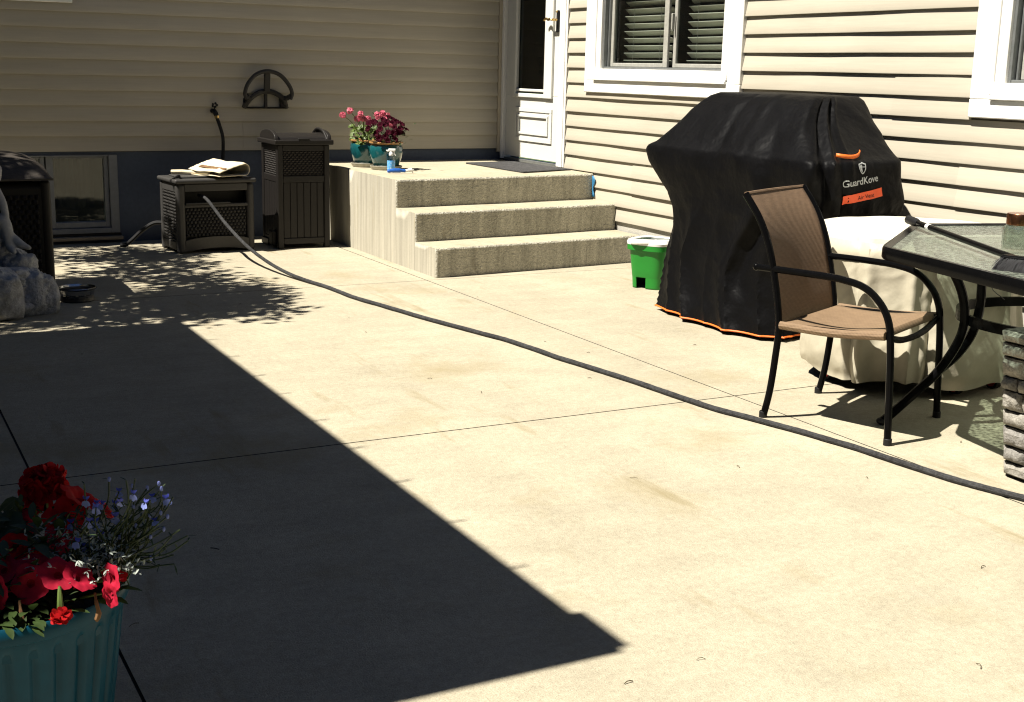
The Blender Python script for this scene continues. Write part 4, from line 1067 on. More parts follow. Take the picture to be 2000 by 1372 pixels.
# ------------------------------------------------------------------ sling chair
ch = thing('patio_chair', (-1.45, -5.6, 0), 'brown mesh sling patio chair with black tube frame beside the glass table', 'chair')
WV = Vector((.440, .200, 0)); TD = Vector((.166,-.463,0)).normalized()
rear = [(-1.746,-5.471,0),(-1.739,-5.490,.101),(-1.735,-5.503,.229),(-1.733,-5.509,.343),(-1.738,-5.494,.454),(-1.748,-5.465,.581),(-1.759,-5.435,.67),(-1.772,-5.398,.74),(-1.791,-5.345,.811)]
arm = [(-1.769,-5.407,.552),(-1.725,-5.530,.5525),(-1.684,-5.645,.552),(-1.652,-5.735,.548),(-1.624,-5.811,.530),(-1.603,-5.869,.483),(-1.591,-5.902,.422),(-1.587,-5.915,.339),(-1.584,-5.924,.198),(-1.580,-5.934,.0)]
TR = .0128
def shift(pts, v): return [Vector(p)+v for p in pts]
for side, v in ((0, Vector((0,0,0))), (1, WV)):
    b = MB(); b.tube(cat_rom(shift(rear, v), 4), TR, 10); b.build('rear_leg', 'frame', ch)
    b = MB(); b.tube(cat_rom(shift(arm, v), 4), TR, 10); b.ball(Vector(arm[0])+v, TR*1.12, 6); b.build('arm_and_front_leg', 'frame', ch)
    b = MB(); b.tube(shift([(-1.736,-5.500,.352),(-1.66,-5.71,.364),(-1.590,-5.905,.376)], v), .010, 8); b.build('seat_rail', 'frame', ch)
    for q in (rear[0], arm[-1]):
        b = MB(); b.lathe(Vector(q)+v, [(0,.0),(.0150,.0),(.0150,.022),(.0128,.024)], 12); b.build('foot_cap', 'rubber', ch)
F0, F1_ = Vector((-1.590,-5.905,.372)), Vector((-1.590,-5.905,.372))+WV
b = MB(); b.tube(cat_rom([F0, F0.lerp(F1_,.25)+Vector((0,0,-.026)), F0.lerp(F1_,.5)+Vector((0,0,-.032)), F0.lerp(F1_,.75)+Vector((0,0,-.024)), F1_+Vector((0,0,.005))], 5), .0118, 8); b.build('front_stretcher', 'frame', ch)
b = MB(); b.tube([Vector((-1.734,-5.507,.335)), Vector((-1.734,-5.507,.335))+WV], .009, 8); b.build('rear_stretcher', 'frame', ch)
rp = cat_rom(rear, 6)
b = MB(); rows = []
bp = [p for p in rp if p.z > .325]
for p in bp:
    row = []
    for i in range(17):
        t = i/16; q = p.lerp(p+WV, t)+Vector((-.34,.94,0)).normalized()*(.030*math.sin(math.pi*t)**.8)*(.35+.65*math.sin(math.pi*min(1,(p.z-.30)/.53)))
        row.append(q)
    rows.append(row)
b.sheet(rows); b.build('back_sling', 'sling', ch, solid=.004)
for zz, nm in ((.328,'sling_hem'),(.806,'sling_hem')):
    p = min(bp, key=lambda q: abs(q.z-zz)); k = 0 if zz < .5 else -1
    b = MB(); b.tube(rows[k], .0065, 6); b.build(nm, 'sling', ch)
b = MB(); rows = []
S0, S1 = Vector((-1.728,-5.522,.362)), Vector((-1.592,-5.900,.392))
nv_ = 22
for j in range(nv_+1):
    s = j/nv_; p = S0.lerp(S1, s)+Vector((0,0,-.012*math.sin(math.pi*s)))
    if s > .93: p.z -= .02*((s-.93)/.07)**2
    rows.append([p+WV*(i/16)+Vector((0,0,-.014*math.sin(math.pi*i/16)*math.sin(math.pi*min(1,s*1.05)))) for i in range(17)])
b.sheet(rows)
b.build('seat_sling', 'sling_seat', ch, solid=.004)
b = MB(); rr = cat_rom([S0+Vector((-.012,-.004,-.006)), S0.lerp(S1,.5)+Vector((-.014,-.005,-.018)), S1+Vector((-.012,-.004,-.014))], 8)
b.tube(rr, .0150, 9); b.build('rolled_edge', 'sling_seat', ch)
b = MB(); b.tube(shift(rr, WV+Vector((.024,.009,0))), .0150, 9); b.build('rolled_edge', 'sling_seat', ch)

# ------------------------------------------------------------------ glass table
tb = thing('glass_table', (-1.0, -6.4, 0), 'patio table with a wavy glass top in a black metal frame at the right edge', 'table')
V_ = [(-1.662,-5.905),(-1.046,-5.435),(-.514,-5.590),(-.25,-6.0),(-.25,-6.7),(-.60,-7.12),(-1.30,-7.16),(-1.83,-6.75)]
def rounded(poly, r, n=5):
    out = []; k = len(poly)
    for i in range(k):
        p, a, c = Vector(poly[i]), Vector(poly[i-1]), Vector(poly[(i+1)%k])
        p1, p2 = p+(a-p).normalized()*r, p+(c-p).normalized()*r
        for j in range(n+1):
            t = j/n; out.append(p1*(1-t)**2+p*2*t*(1-t)+p2*t*t)
    return out
ctr2 = Vector((-1.0,-6.35)); outer = rounded(V_, .045)
def offs(poly, d):
    out = []; k = len(poly)
    for i in range(k):
        a, c = poly[i-1], poly[(i+1)%k]; t = (c-a).normalized(); nn = Vector((-t.y, t.x))
        if nn.dot(ctr2-poly[i]) < 0: nn = -nn
        out.append(poly[i]+nn*d)
    return out
inner = offs(outer, .030); n = len(outer); ZG = .685
b = MB(); rows = []
for (pl_, z) in ((offs(outer,.004),.646),(outer,.652),(outer,.680),(offs(outer,.004),.6885),(offs(outer,.016),.6895),(inner,.6835),(offs(outer,.028),.646)):
    rows.append([Vector((p.x,p.y,z)) for p in pl_])
rows.append(rows[0]); b.sheet(rows, closeu=True); b.build('frame', 'frame', tb, sharp=50)
b = MB(); g_ = offs(outer, .027); b.add([Vector((p.x,p.y,ZG-.003)) for p in g_], [tuple(range(n))]); b.build('glass_top', 'rain_glass', tb)
leg1 = [(-1.408,-5.729,.012),(-1.375,-5.748,.049),(-1.309,-5.785,.128),(-1.250,-5.818,.201),(-1.203,-5.845,.293),(-1.182,-5.856,.369),(-1.185,-5.854,.443),(-1.206,-5.843,.516),(-1.243,-5.822,.585),(-1.290,-5.800,.636)]
leg2 = [(-1.232,-5.800,.195),(-1.171,-5.766,.200),(-1.112,-5.780,.250),(-1.072,-5.802,.331),(-1.058,-5.810,.427),(-1.060,-5.809,.53),(-1.062,-5.809,.636)]
def rotz(p, ang):
    p = Vector(p); q = p-Vector((-.88,-6.10,0)); return Vector((-.88+q.x*math.cos(ang)-q.y*math.sin(ang), -6.10+q.x*math.sin(ang)+q.y*math.cos(ang), p.z))
for k, ang in enumerate((0, R_(128), R_(236))):
    b = MB(); b.tube(cat_rom([rotz(p, ang) for p in leg1], 5), .0165, 10); b.build('leg', 'frame', tb)
    b = MB(); b.tube(cat_rom([rotz(p, ang) for p in leg2], 5), .0165, 10); b.build('leg_brace', 'frame', tb)
    b = MB(); f = rotz(leg1[0], ang); b.ball((f.x,f.y,.014), (.021,.021,.014), 7); b.build('foot', 'rubber', tb)
# flat hoop tying the legs together
b = MB(); rows = []
HC, HR = Vector((-.815,-5.995,.395)), .375
for i in range(49):
    th = 2*math.pi*i/48; d = Vector((math.cos(th), math.sin(th), 0)); q = HC+d*HR
    rows.append([q-d*.007+Vector((0,0,-.018)), q+d*.007+Vector((0,0,-.018)), q+d*.007+Vector((0,0,.018)), q-d*.007+Vector((0,0,.018)), q-d*.007+Vector((0,0,-.018))])
b.sheet(rows); b.build('hoop', 'frame', tb)

# broom lying on the table
br = thing('broom', (-1.45, -6.1, .70), 'black long-handled broom lying across the glass table with its bristles over the edge', 'broom')
hA, hB = Vector((-1.128,-5.490,.712)), Vector((-1.590,-6.410,.708))
b = MB(); b.tube([hA, hB], .0105, 10); b.build('handle', 'frame', br)
b = MB(); dh = (hB-hA).normalized(); b.tube([hA-dh*.002, hA+dh*.01, hA+dh*.09, hA+dh*.12], [.012,.0165,.0160,.0115], 12); b.build('grip', 'rubber', br)
b = MB(); b.tube([hA+dh*.215, hA+dh*.245], .0112, 10); b.build('sticker', 'white_plastic', br)
hd = Vector((.30,-.95,0)).normalized(); hn = Vector((-.95,-.30,0)).normalized()
HCc = hB+hd*.065+dh*.03
b = MB(); b.obox(HCc+Vector((0,0,.0)), hd*.135, hn*.020, Vector((0,0,.016))); b.build('head', 'frame', br, bevel=.008, seg=3)
b = MB(); rb_ = random.Random(5)
for i in range(1500):
    u = rb_.uniform(-.13, .13); w = rb_.uniform(-.016,.016); st = HCc+hd*u+Vector((0,0,w*.8))+hn*.014
    L_ = rb_.uniform(.045,.068); d = (hn*.85+Vector((0,0,-.62))+hd*(u*1.6)+Vector((rb_.gauss(0,.12),rb_.gauss(0,.12),rb_.gauss(0,.16)))).normalized()
    m_ = st+d*L_*.55; e = st+d*L_+Vector((rb_.gauss(0,.004),rb_.gauss(0,.004),-.006)); s_ = hd*.0011
    b.add([st-s_, st+s_, m_+s_, m_-s_, e], [(0,1,2,3),(3,2,4)])
st = HCc-hd*.118+hn*.05+Vector((0,0,-.03)); b.tube(cat_rom([st, st+hn*.01+Vector((.004,.02,-.05)), st+Vector((.025,-.01,-.085))], 4), .0014, 4)
b.build('bristles', 'bristle', br, kind='stuff')

# jar with a copper lid
jr = thing('glass_jar', (-1.286, -6.137, .686), 'clear pressed-glass jar with a copper lid standing on the glass table', 'jar')
JC = Vector((-1.286,-6.137,.6865))
b = MB(); b.lathe(JC, [(0,.0),(.046,.0),(.050,.004),*[(.0503,.006+k*.003) for k in range(22)],(.0505,.072),(.047,.080),(.040,.085),(.040,.094),(.037,.094),(.037,.085),(.0455,.072),(.0455,.008),(0,.006)], 56, fn=lambda r, z, th: r*(1+(.03*math.cos(th*14)*(.4+.6*math.cos(z*260)) if .003 < z < .075 and r > .047 else 0)))
b.build('body', 'jar_glass', jr)
b = MB(); b.lathe(JC, [(.0405,.086),(.0425,.088),(.0430,.120),(.041,.1235),(.0,.1240)], 40); b.build('lid', 'copper', jr)

# ------------------------------------------------------------------ stone-faced planter box under the table
st_ = thing('stone_planter', (-1.2, -6.65, 0), 'square planter faced with grey split stones under the glass table edge', 'planter')
zt = .475
def sp(a, z, o=0): # face on the sunlit side: a runs towards the camera
    ly = lerp(0, .028, z/zt); lx = lerp(0, .045, z/zt)
    return Vector((-1.470-lx-o, -6.335+ly-a, z))
b = MB()
lo = [(-1.466,-6.340),(-.97,-6.340),(-.97,-6.90),(-1.466,-6.90)]; hi = [(-1.508,-6.312),(-.94,-6.312),(-.94,-6.93),(-1.508,-6.93)]
b.add([(x,y,.0) for x,y in lo]+[(x,y,zt) for x,y in hi], [(0,1,2,3),(7,6,5,4)]+[(i,(i+1)%4,4+(i+1)%4,4+i) for i in range(4)]); b.build('core', 'mortar', st_)
rs_ = random.Random(11)
def stone_block(c0, ua, va, na, w, h, d):
    b = MB(); nu_, nv2 = 6, 4; rows = []
    s0 = rs_.random()*50
    for j in range(nv2+1):
        row = []
        for i in range(nu_+1):
            u, v = i/nu_, j/nv2; e = min(u,1-u,v,1-v); k = 0 if e < 1e-6 else 1
            jit = Vector((0,0,0))
            uu = u+(.035*n3((s0+u*3, v*3, 1)) if 0 < u < 1 else .03*n3((s0, v*4, u*9))); vv = v+(.05*n3((s0+7, u*4, v*9)))
            cr = 1-.35*((abs(u-.5)*2)**6+(abs(v-.5)*2)**6)
            row.append(c0+ua*w*uu+va*h*vv+na*(d*(.15+.85*k*cr)+.006*n3((s0+u*5, v*5, 4))*k))
        rows.append(row)
    b.sheet(rows)
    edge = rows[0]+[r[-1] for r in rows[1:]]+rows[-1][-2::-1]+[r[0] for r in rows[-2:0:-1]]
    m_ = len(edge); b.add([p for p in edge]+[p-na*d*.5 for p in edge], [(i,(i+1)%m_,m_+(i+1)%m_,m_+i) for i in range(m_)])
    return b.build('stone', rs_.choice(['stone','stone','stone_b']), st_, sharp=50)
def stone_face(org, ua, va, na, Wd, Ht):
    z = .006
    while z < Ht-.02:
        h = rs_.choice((.052,.064,.075,.045)); h = min(h, Ht-z)
        if Ht-z-h < .02: h = Ht-z
        u = 0.0 if rs_.random() < .5 else -.03
        u = 0.0
        while u < Wd-.01:
            w = rs_.uniform(.06,.14); 
            if Wd-u-w < .045: w = Wd-u
            stone_block(org+ua*(u+.0035)+va*(z+.003), ua, va, na, w-.007, h-.006, .020)
            u += w
        z += h
va_ = (sp(0,zt)-sp(0,0))/zt
stone_face(sp(0,0,.0), Vector((0,-1,0)), va_, Vector((-1,0,-.09)).normalized(), .565, zt)
stone_face(Vector((-1.468,-6.902,0)), Vector((1,0,0)), Vector((-.05,-.06,1)), Vector((0,-1,-.06)).normalized(), .50, zt)
b = MB(); b.box(-1.46, -.99, -6.88, -6.36, zt, zt+.003); b.build('soil', 'soil', st_)

# ------------------------------------------------------------------ plants: builders
rp_ = random.Random(21)
def frame_of(n):
    n = Vector(n).normalized(); a = n.cross(Vector((0,0,1)))
    if a.length < .05: a = Vector((1,0,0))
    a.normalize(); return a, n.cross(a).normalized(), n
def bloom(b, c, n, r, lobes=5, cup=.55, ruffle=.10, seed=0, mi=0, throat=None):
    """trumpet flower: funnel throat opening into a lobed, ruffled rim"""
    a, t, n = frame_of(n); c = Vector(c); S = lobes*6; rows = []
    for k, q in enumerate((.04,.22,.45,.72,1.0)):
        row = []
        for i in range(S):
            th = 2*math.pi*i/S
            rr = r*q*(1+(.085*math.cos(lobes*th+seed)+.05*math.sin(2*th+seed*2))*q)
            h = -cup*r*(1-q)**2+ruffle*r*q*q*math.sin(lobes*2*th+seed*3)+.12*r*q*q*math.sin(th+seed)-.12*r*q**4
            row.append(c+a*rr*math.cos(th)+t*rr*math.sin(th)+n*h)
        rows.append(row)
    b.sheet(rows[:2], throat if throat is not None else mi, closeu=True); b.sheet(rows[1:], mi, closeu=True)
    b.tube([c-n*cup*r*.96, c-n*(cup*r+.5*r)], [r*.07, r*.05], 6, mi=mi)
def leaf(b, p, d, L, w, fold=.25, droop=.2, mi=0):
    p = Vector(p); d = Vector(d).normalized(); s = d.cross(Vector((0,0,1)))
    if s.length < .05: s = Vector((1,0,0))
    s.normalize(); u = s.cross(d).normalized()
    V = []; prof = ((0,.12),(.25,.75),(.55,1.0),(.82,.62),(1.0,.04))
    for t, k in prof:
        m = p+d*L*t-Vector((0,0,1))*droop*L*t*t
        V += [m+s*w*k*.5+u*fold*w*k*.4, m, m-s*w*k*.5+u*fold*w*k*.4]
    b.add(V, [(i*3+j, i*3+3+j, i*3+4+j, i*3+1+j) for i in range(4) for j in range(2)], mi)
def round_leaf(b, c, n, r, seed, mi=0):
    a, t, n = frame_of(n); c = Vector(c); V = [c-n*r*.12]; S = 16
    for i in range(S):
        th = .25+(2*math.pi-.5)*i/(S-1); rr = r*(1+.10*math.cos(7*th+seed)); V.append(c+a*rr*math.cos(th)+t*rr*math.sin(th)+n*r*.12*math.sin(4*th+seed))
    b.add(V, [(0,i,i+1) for i in range(1,S)], mi)
def florets(b, c, n, R, count, r, seed):
    """geranium head: small five-petalled florets over a dome"""
    a, t, n = frame_of(n); rr = random.Random(seed)
    for k in range(count):
        ph = math.acos(1-rr.random()*.95); th = k*2.399
        d = (a*math.cos(th)+t*math.sin(th))*math.sin(ph)+n*math.cos(ph); q = Vector(c)+d*R*rr.uniform(.8,1.05)
        a2, t2, n2 = frame_of(d+Vector((rr.gauss(0,.2),rr.gauss(0,.2),rr.gauss(0,.2))))
        for j in range(5):
            w = 2*math.pi*j/5+rr.random()*.4; e = a2*math.cos(w)+t2*math.sin(w); s = a2*-math.sin(w)+t2*math.cos(w); z = rr.uniform(.1,.4)
            b.add([q, q+e*r*.45+s*r*.34+n2*r*z*.3, q+e*r*.85+s*r*.42+n2*r*z*.8, q+e*r*1.08+s*r*.14+n2*r*z, q+e*r*1.08-s*r*.14+n2*r*z, q+e*r*.85-s*r*.42+n2*r*z*.8, q+e*r*.45-s*r*.34+n2*r*z*.3], [(0,1,2,3,4,5,6)])
VIEW = Vector((-.462,-.86,.217))

# ------------------------------------------------------------------ glazed pots on the porch
def glazed_pot(c, s, label, gp):
    t = thing('glazed_pot', c, label, 'pot', gp); c = Vector(c)
    b = MB(); b.lathe(c, [(0,.020),(.080*s,.020),(.088*s,.030),(.108*s,.085),(.116*s,.125),(.114*s,.155),(.104*s,.170),(.100*s,.174)], 56); b.build('body', 'teal_glaze', t)
    b = MB(); b.lathe(c, [(.100*s,.1735),(.112*s,.176),(.119*s,.181),(.1195*s,.187),(.115*s,.191),(.103*s,.189),(.098*s,.180),(.096*s,.16)], 56); b.build('rim', 'rim_glaze', t)
    b = MB(); b.lathe(c, [(.098*s,.168),(.05*s,.174),(0,.176)], 30); b.build('soil', 'soil', t)
    b = MB(); b.lathe(c, [(0,.004),(.098*s,.002),(.104*s,.008),(.112*s,.026),(.109*s,.0275),(.101*s,.012),(0,.010)], 44, fn=lambda r, z, th: r*(1+.012*math.cos(16*th) if r > .09 else 1)); b.build('saucer', 'saucer', t)
    return t
P1 = Vector((-1.318,-.800,.536)); P2 = Vector((-1.355,-.530,.536))
glazed_pot(P2, 1.0, 'teal glazed pot of pink flowers, the one further back by the shaded wall', 'glazed pots on the porch')
glazed_pot(P1, 1.0, 'teal glazed pot of dark red flowers, the nearer one behind the spray bottle', 'glazed pots on the porch')
# pink geranium
gp = thing('geranium', P2+Vector((0,0,.17)), 'pink geranium leaning left out of the rear teal pot', 'flowers')
top2 = P2+Vector((0,0,.172))
pinkpos = [(-1.612,-.74,.900),(-1.557,-.74,.930),(-1.479,-.74,.908),(-1.507,-.74,.876),(-1.428,-.74,.872),(-1.462,-.72,.880)]
for q in pinkpos:
    b = MB(); florets(b, q, (VIEW+Vector((0,0,.6))), .018, 16, .0125, int(abs(q[0])*997)); b.build('flower_head', 'pink', gp)
b = MB()
for q in pinkpos: b.tube(cat_rom([top2+Vector((rp_.uniform(-.03,.03),rp_.uniform(-.03,.03),0)), top2.lerp(Vector(q),.6)+Vector((0,0,.02)), Vector(q)], 4), .0028, 5)
b.build('stems', 'leaf_bright', gp, kind='stuff')
b = MB()
for k in range(60):
    p = top2+Vector((rp_.uniform(-.11,.07), rp_.uniform(-.10,.07), rp_.uniform(.0,.115))); round_leaf(b, p, (rp_.gauss(-.3,.5), rp_.gauss(-.5,.5), 1), rp_.uniform(.014,.026), k)
b.build('leaves', 'leaf_bright', gp, kind='stuff')
# burgundy petunias with pink heads among them
bp_ = thing('petunia', P1+Vector((0,0,.17)), 'dark burgundy petunias with pink heads filling the front teal pot', 'flowers')
top1 = P1+Vector((0,0,.172))
for q in [(-1.365,-.75,.905),(-1.325,-.75,.915),(-1.294,-.76,.900),(-1.316,-.78,.876),(-1.36,-.77,.888),(-1.281,-.80,.840)]:
    b = MB(); florets(b, q, VIEW+Vector((0,0,.7)), .017, 15, .0125, int(abs(q[0])*997)); b.build('flower_head', 'pink', bp_)
bur = [(-1.300,-.80,.897),(-1.255,-.83,.868),(-1.222,-.85,.853),(-1.189,-.85,.818),(-1.423,-.83,.868),(-1.388,-.86,.848),(-1.353,-.87,.846),(-1.287,-.86,.861),(-1.462,-.84,.858),(-1.475,-.85,.818),(-1.397,-.88,.816),(-1.344,-.90,.796),(-1.291,-.89,.828),(-1.264,-.89,.796),(-1.222,-.87,.790),(-1.423,-.87,.788),(-1.370,-.91,.768),(-1.335,-.86,.872),(-1.238,-.87,.822),(-1.309,-.91,.790),(-1.27,-.80,.885),(-1.34,-.80,.88),(-1.40,-.79,.86),(-1.44,-.81,.83),(-1.25,-.78,.85),(-1.31,-.75,.86),(-1.36,-.93,.742),(-1.30,-.925,.75),(-1.41,-.90,.755)]
for k, q in enumerate(bur):
    b = MB(); d = Vector(q)-(top1+Vector((0,0,.02))); bloom(b, q, d.normalized()+VIEW*.6+Vector((rp_.gauss(0,.3),rp_.gauss(0,.3),rp_.gauss(0,.3))), rp_.uniform(.019,.027), 5, .5, .14, k); b.build('flower', 'burgundy', bp_)
b = MB()
for q in bur: b.tube([top1+Vector((rp_.uniform(-.04,.04),rp_.uniform(-.04,.04),0)), Vector(q)-VIEW.normalized()*.015], .002, 4)
for k in range(110):
    p = top1+Vector((rp_.gauss(0,.06), rp_.gauss(-.01,.06), abs(rp_.gauss(.03,.05)))); leaf(b, p, (rp_.gauss(0,1),rp_.gauss(-.3,1),rp_.uniform(.1,.9)), rp_.uniform(.025,.045), .018)
b.build('foliage', 'leaf_dark', bp_, kind='stuff')

# spray bottle and pruning tool
S = Vector((-1.357,-.985,.536))
sp_ = thing('spray_bottle', S, 'clear spray bottle with a blue label and white trigger on the porch before the pots', 'bottle')
b = MB(); b.lathe(S, [(0,.001),(.024,.001),(.0265,.004),(.0265,.078),(.024,.090),(.015,.102),(.0125,.106),(.0125,.112)], 28); b.build('body', 'clear_plastic', sp_)
b = MB(); b.lathe(S, [(.0268,.012),(.0270,.013),(.0270,.074),(.0268,.075)], 28); b.build('label', 'blue_label', sp_)
b = MB(); b.lathe(S, [(0,.003),(.0245,.003),(.0245,.060),(0,.060)], 24); b.build('liquid', 'clear_plastic', sp_)
b = MB(); b.lathe(S, [(.0145,.108),(.0155,.112),(.0145,.124),(.010,.130),(.009,.136)], 20); b.build('collar', 'white_plastic', sp_)
rx = Vector((.883,-.469,0))
b = MB(); b.obox(S+rx*.004+Vector((0,0,.145)), rx*.025, Vector((.469,.883,0))*.008, Vector((0,0,.009))+rx*.002); b.obox(S-rx*.020+Vector((0,0,.139)), rx*.012, Vector((.469,.883,0))*.007, Vector((0,0,.006))-rx*.004); b.build('head', 'white_plastic', sp_, bevel=.004, seg=3)
b = MB(); b.tube(cat_rom([S+rx*.018+Vector((0,0,.137)), S+rx*.020+Vector((0,0,.124)), S+rx*.030+Vector((0,0,.108))], 4), [.005]*5+[.0035]*4, 7); b.build('trigger', 'white_plastic', sp_)
T0, T1 = Vector((-1.452,-1.150,.552)), Vector((-1.330,-1.163,.554))
tl = thing('pruning_tool', (-1.40,-1.15,.536), 'small hand tool with a blue grip and white head lying at the porch edge', 'tool')
b = MB(); b.tube(cat_rom([T0, T0.lerp(T1,.3)+Vector((0,0,.004)), T0.lerp(T1,.7)+Vector((0,0,.003)), T1], 4), [.009]+[.012]*3+[.0145]*5+[.011]*4, 10, flat=1.0); b.build('grip', 'blue_grip', tl)
b = MB(); b.tube(cat_rom([T1, T1+Vector((.03,-.004,.006)), T1+Vector((.055,-.008,.004))], 4), [.010]*4+[.013]*3+[.007]*2, 9); b.tube([T1+Vector((.045,-.008,.0)), T1+Vector((.052,-.012,-.013))], .004, 6); b.build('head', 'white_plastic', tl)

# ------------------------------------------------------------------ foreground planter
PC = Vector((-4.512,-6.925,0)); PR = .196; PH = .400
pl = thing('ribbed_planter', PC, 'large teal ribbed plastic planter of mixed flowers in the lower left corner', 'planter')
b = MB()
def ribs(r, z, th):
    k = 1 if z < PH-.045 else 0
    return r*(1-k*.045*(max(0, math.cos(30*th))**2))
NS = 272
b.lathe(PC, [(0,.0),(PR*.70,.0),(PR*.72,.006)]+[(lerp(PR*.735, PR*.945, t/14), lerp(.02, PH-.05, t/14)) for t in range(15)]+[(PR*.955,PH-.042),(PR*.958,PH-.030)], NS, fn=ribs)
b.build('body', 'planter', pl, sharp=60)
b = MB(); b.lathe(PC, [(PR*.958,PH-.031),(PR*.995,PH-.027),(PR*1.005,PH-.018),(PR*1.0,PH-.004),(PR*.985,PH),(PR*.95,PH-.002),(PR*.935,PH-.01),(PR*.93,PH-.06)], 96); b.build('rim', 'planter', pl)
b = MB(); b.lathe(PC, [(PR*.94,PH-.045),(PR*.5,PH-.035),(0,PH-.03)], 48); b.build('soil', 'soil', pl)
TOP = PC+Vector((0,0,PH-.04))
def plant_foliage(parent, centre, spread, count, lmin, lmax, wk, m, up=.5, h=.12, seed=1):
    rr = random.Random(seed); b = MB()
    for k in range(count):
        th = rr.random()*6.283; q = math.sqrt(rr.random()); p = Vector(centre)+Vector((math.cos(th)*spread*q, math.sin(th)*spread*q, rr.random()*h))
        d = Vector((math.cos(th)*rr.uniform(.2,1)+rr.gauss(0,.3), math.sin(th)*rr.uniform(.2,1)+rr.gauss(0,.3), rr.uniform(-.2,up*2)))
        L = rr.uniform(lmin, lmax); leaf(b, p, d, L, L*wk, .3, rr.uniform(0,.5))
    return b.build('leaves', m, parent, kind='stuff')
# red geranium
ge = thing('geranium', TOP+Vector((.04,.08,0)), 'tall red geranium at the back of the ribbed planter', 'flowers')
b = MB(); florets(b, (-4.428,-6.835,.518), (VIEW*.5+Vector((0,0,1))), .031, 34, .021, 5); b.build('flower_head', 'red', ge)
b = MB()
for k in range(22):
    q = Vector((-4.470,-6.855,.490))+Vector((rp_.gauss(0,.013),rp_.gauss(0,.013),rp_.gauss(0,.010))); leaf(b, q, (rp_.gauss(0,.5),rp_.gauss(0,.5),1), .018, .008)
b.build('buds', 'leaf_bright', ge, kind='stuff')
b = MB(); b.tube(cat_rom([(-4.54,-6.93,.36),(-4.51,-6.89,.43),(-4.472,-6.857,.485)], 5), .0042, 6); b.tube(cat_rom([(-4.44,-6.90,.36),(-4.432,-6.86,.45),(-4.428,-6.836,.50)], 5), .004, 6); b.build('stems', 'leaf_bright', ge, kind='stuff')
b = MB()
for k in range(46):
    p = TOP+Vector((rp_.uniform(-.12,.05), rp_.uniform(-.07,.12), rp_.uniform(.02,.125))); round_leaf(b, p, (rp_.gauss(0,.5),rp_.gauss(-.4,.5),1), rp_.uniform(.022,.038), k)
b.build('leaves', 'leaf_dark', ge, kind='stuff')
# red petunias
pe = thing('petunia', TOP+Vector((.02,-.08,0)), 'red and rose petunias spilling over the front of the ribbed planter', 'flowers')
PET = [((-4.411,-6.918,.497),(-.3,-.6,.6),.032,'red'),((-4.376,-6.907,.522),(.5,-.2,.75),.036,'red'),((-4.470,-6.866,.470),(-.3,-.7,.5),.022,'magenta'),((-4.440,-6.825,.492),(-.2,-.3,.8),.022,'red'),
       ((-4.488,-7.066,.447),(-.35,-.80,.45),.0265,'magenta'),((-4.478,-7.015,.460),(-.2,-.4,.9),.022,'magenta'),((-4.448,-7.080,.462),(-.1,-.65,.75),.025,'magenta'),((-4.416,-7.088,.456),(.35,-.35,.85),.025,'magenta'),
       ((-4.376,-7.100,.447),(-.85,-.35,.25),.0225,'magenta'),((-4.380,-7.112,.425),(-.75,-.45,-.1),.018,'magenta'),((-4.360,-7.062,.440),(.3,-.2,.8),.020,'red'),((-4.534,-7.056,.436),(-.9,-.3,.2),.022,'magenta'),
       ((-4.464,-6.97,.452),(-.2,-.6,.6),.016,'red'),((-4.500,-6.955,.468),(-.4,-.5,.8),.026,'red'),((-4.425,-6.955,.470),(.1,-.6,.8),.024,'magenta'),((-4.520,-7.010,.455),(-.5,-.5,.7),.022,'magenta'),((-4.345,-6.925,.500),(.6,-.3,.6),.020,'red'),((-4.395,-6.86,.510),(.2,-.2,.9),.026,'red')]
for k, (q, nn, r, mt_) in enumerate(PET):
    b = MB(); bloom(b, q, nn, r*1.12, 5, .5, .045, k*1.3, 0, 1); b.build('flower', [mt_,'red_throat'], pe)
FLW = Vector((-4.456,-7.150,.427))
b = MB(); florets(b, FLW+Vector((0,0,-.002)), (-.2,-.5,-.6), .010, 12, .0105, 9); b.build('flower', 'red', pe)
b = MB(); b.tube([FLW+Vector((0,.003,.006)), FLW+Vector((.001,.008,.026)), FLW+Vector((.002,.016,.034))], [.0052,.0036,.002], 7); b.build('calyx', 'leaf_bright', pe)
b = MB()
for (q, nn, r, mt_) in PET: b.tube(cat_rom([TOP+(Vector(q)-TOP)*.35-Vector((0,0,.02)), TOP+(Vector(q)-TOP)*.75, Vector(q)-Vector(nn).normalized()*r*.9], 3), .002, 5)
b.tube(cat_rom([(-4.44,-7.02,.39),(-4.447,-7.09,.44),(-4.454,-7.134,.461)], 4), .0022, 5)
b.build('stems', 'leaf_bright', pe, kind='stuff')
b = MB(); rr = random.Random(8)
for k in range(170):
    th = rr.uniform(-2.9, -.35); q = rr.uniform(.35, 1.02)*PR; p = TOP+Vector((math.cos(th)*q, math.sin(th)*q, rr.uniform(.0,.06)*(1.15-q/PR)+.035))
    leaf(b, p, (math.cos(th)+rr.gauss(0,.6), math.sin(th)+rr.gauss(0,.6), rr.uniform(-.2,.7)), rr.uniform(.025,.048), rr.uniform(.010,.017))
b.build('leaves', 'leaf', pe, kind='stuff')
b = MB()
for q in ((-4.505,-7.090,.415),(-4.398,-7.108,.415)):
    b.tube(cat_rom([Vector(q)+Vector((0,.01,.012)), Vector(q), Vector(q)+Vector((.002,-.004,-.016)), Vector(q)+Vector((-.002,-.004,-.028))], 3), [.002]*3+[.003]*3+[.0045]*3+[.003], 6)
b.build('withered_petals', 'dry_leaf', pe, kind='stuff')
plant_foliage(pe, TOP+Vector((-.02,.0,.03)), .13, 260, .025, .05, .42, 'leaf_dark', .5, .11, 4)
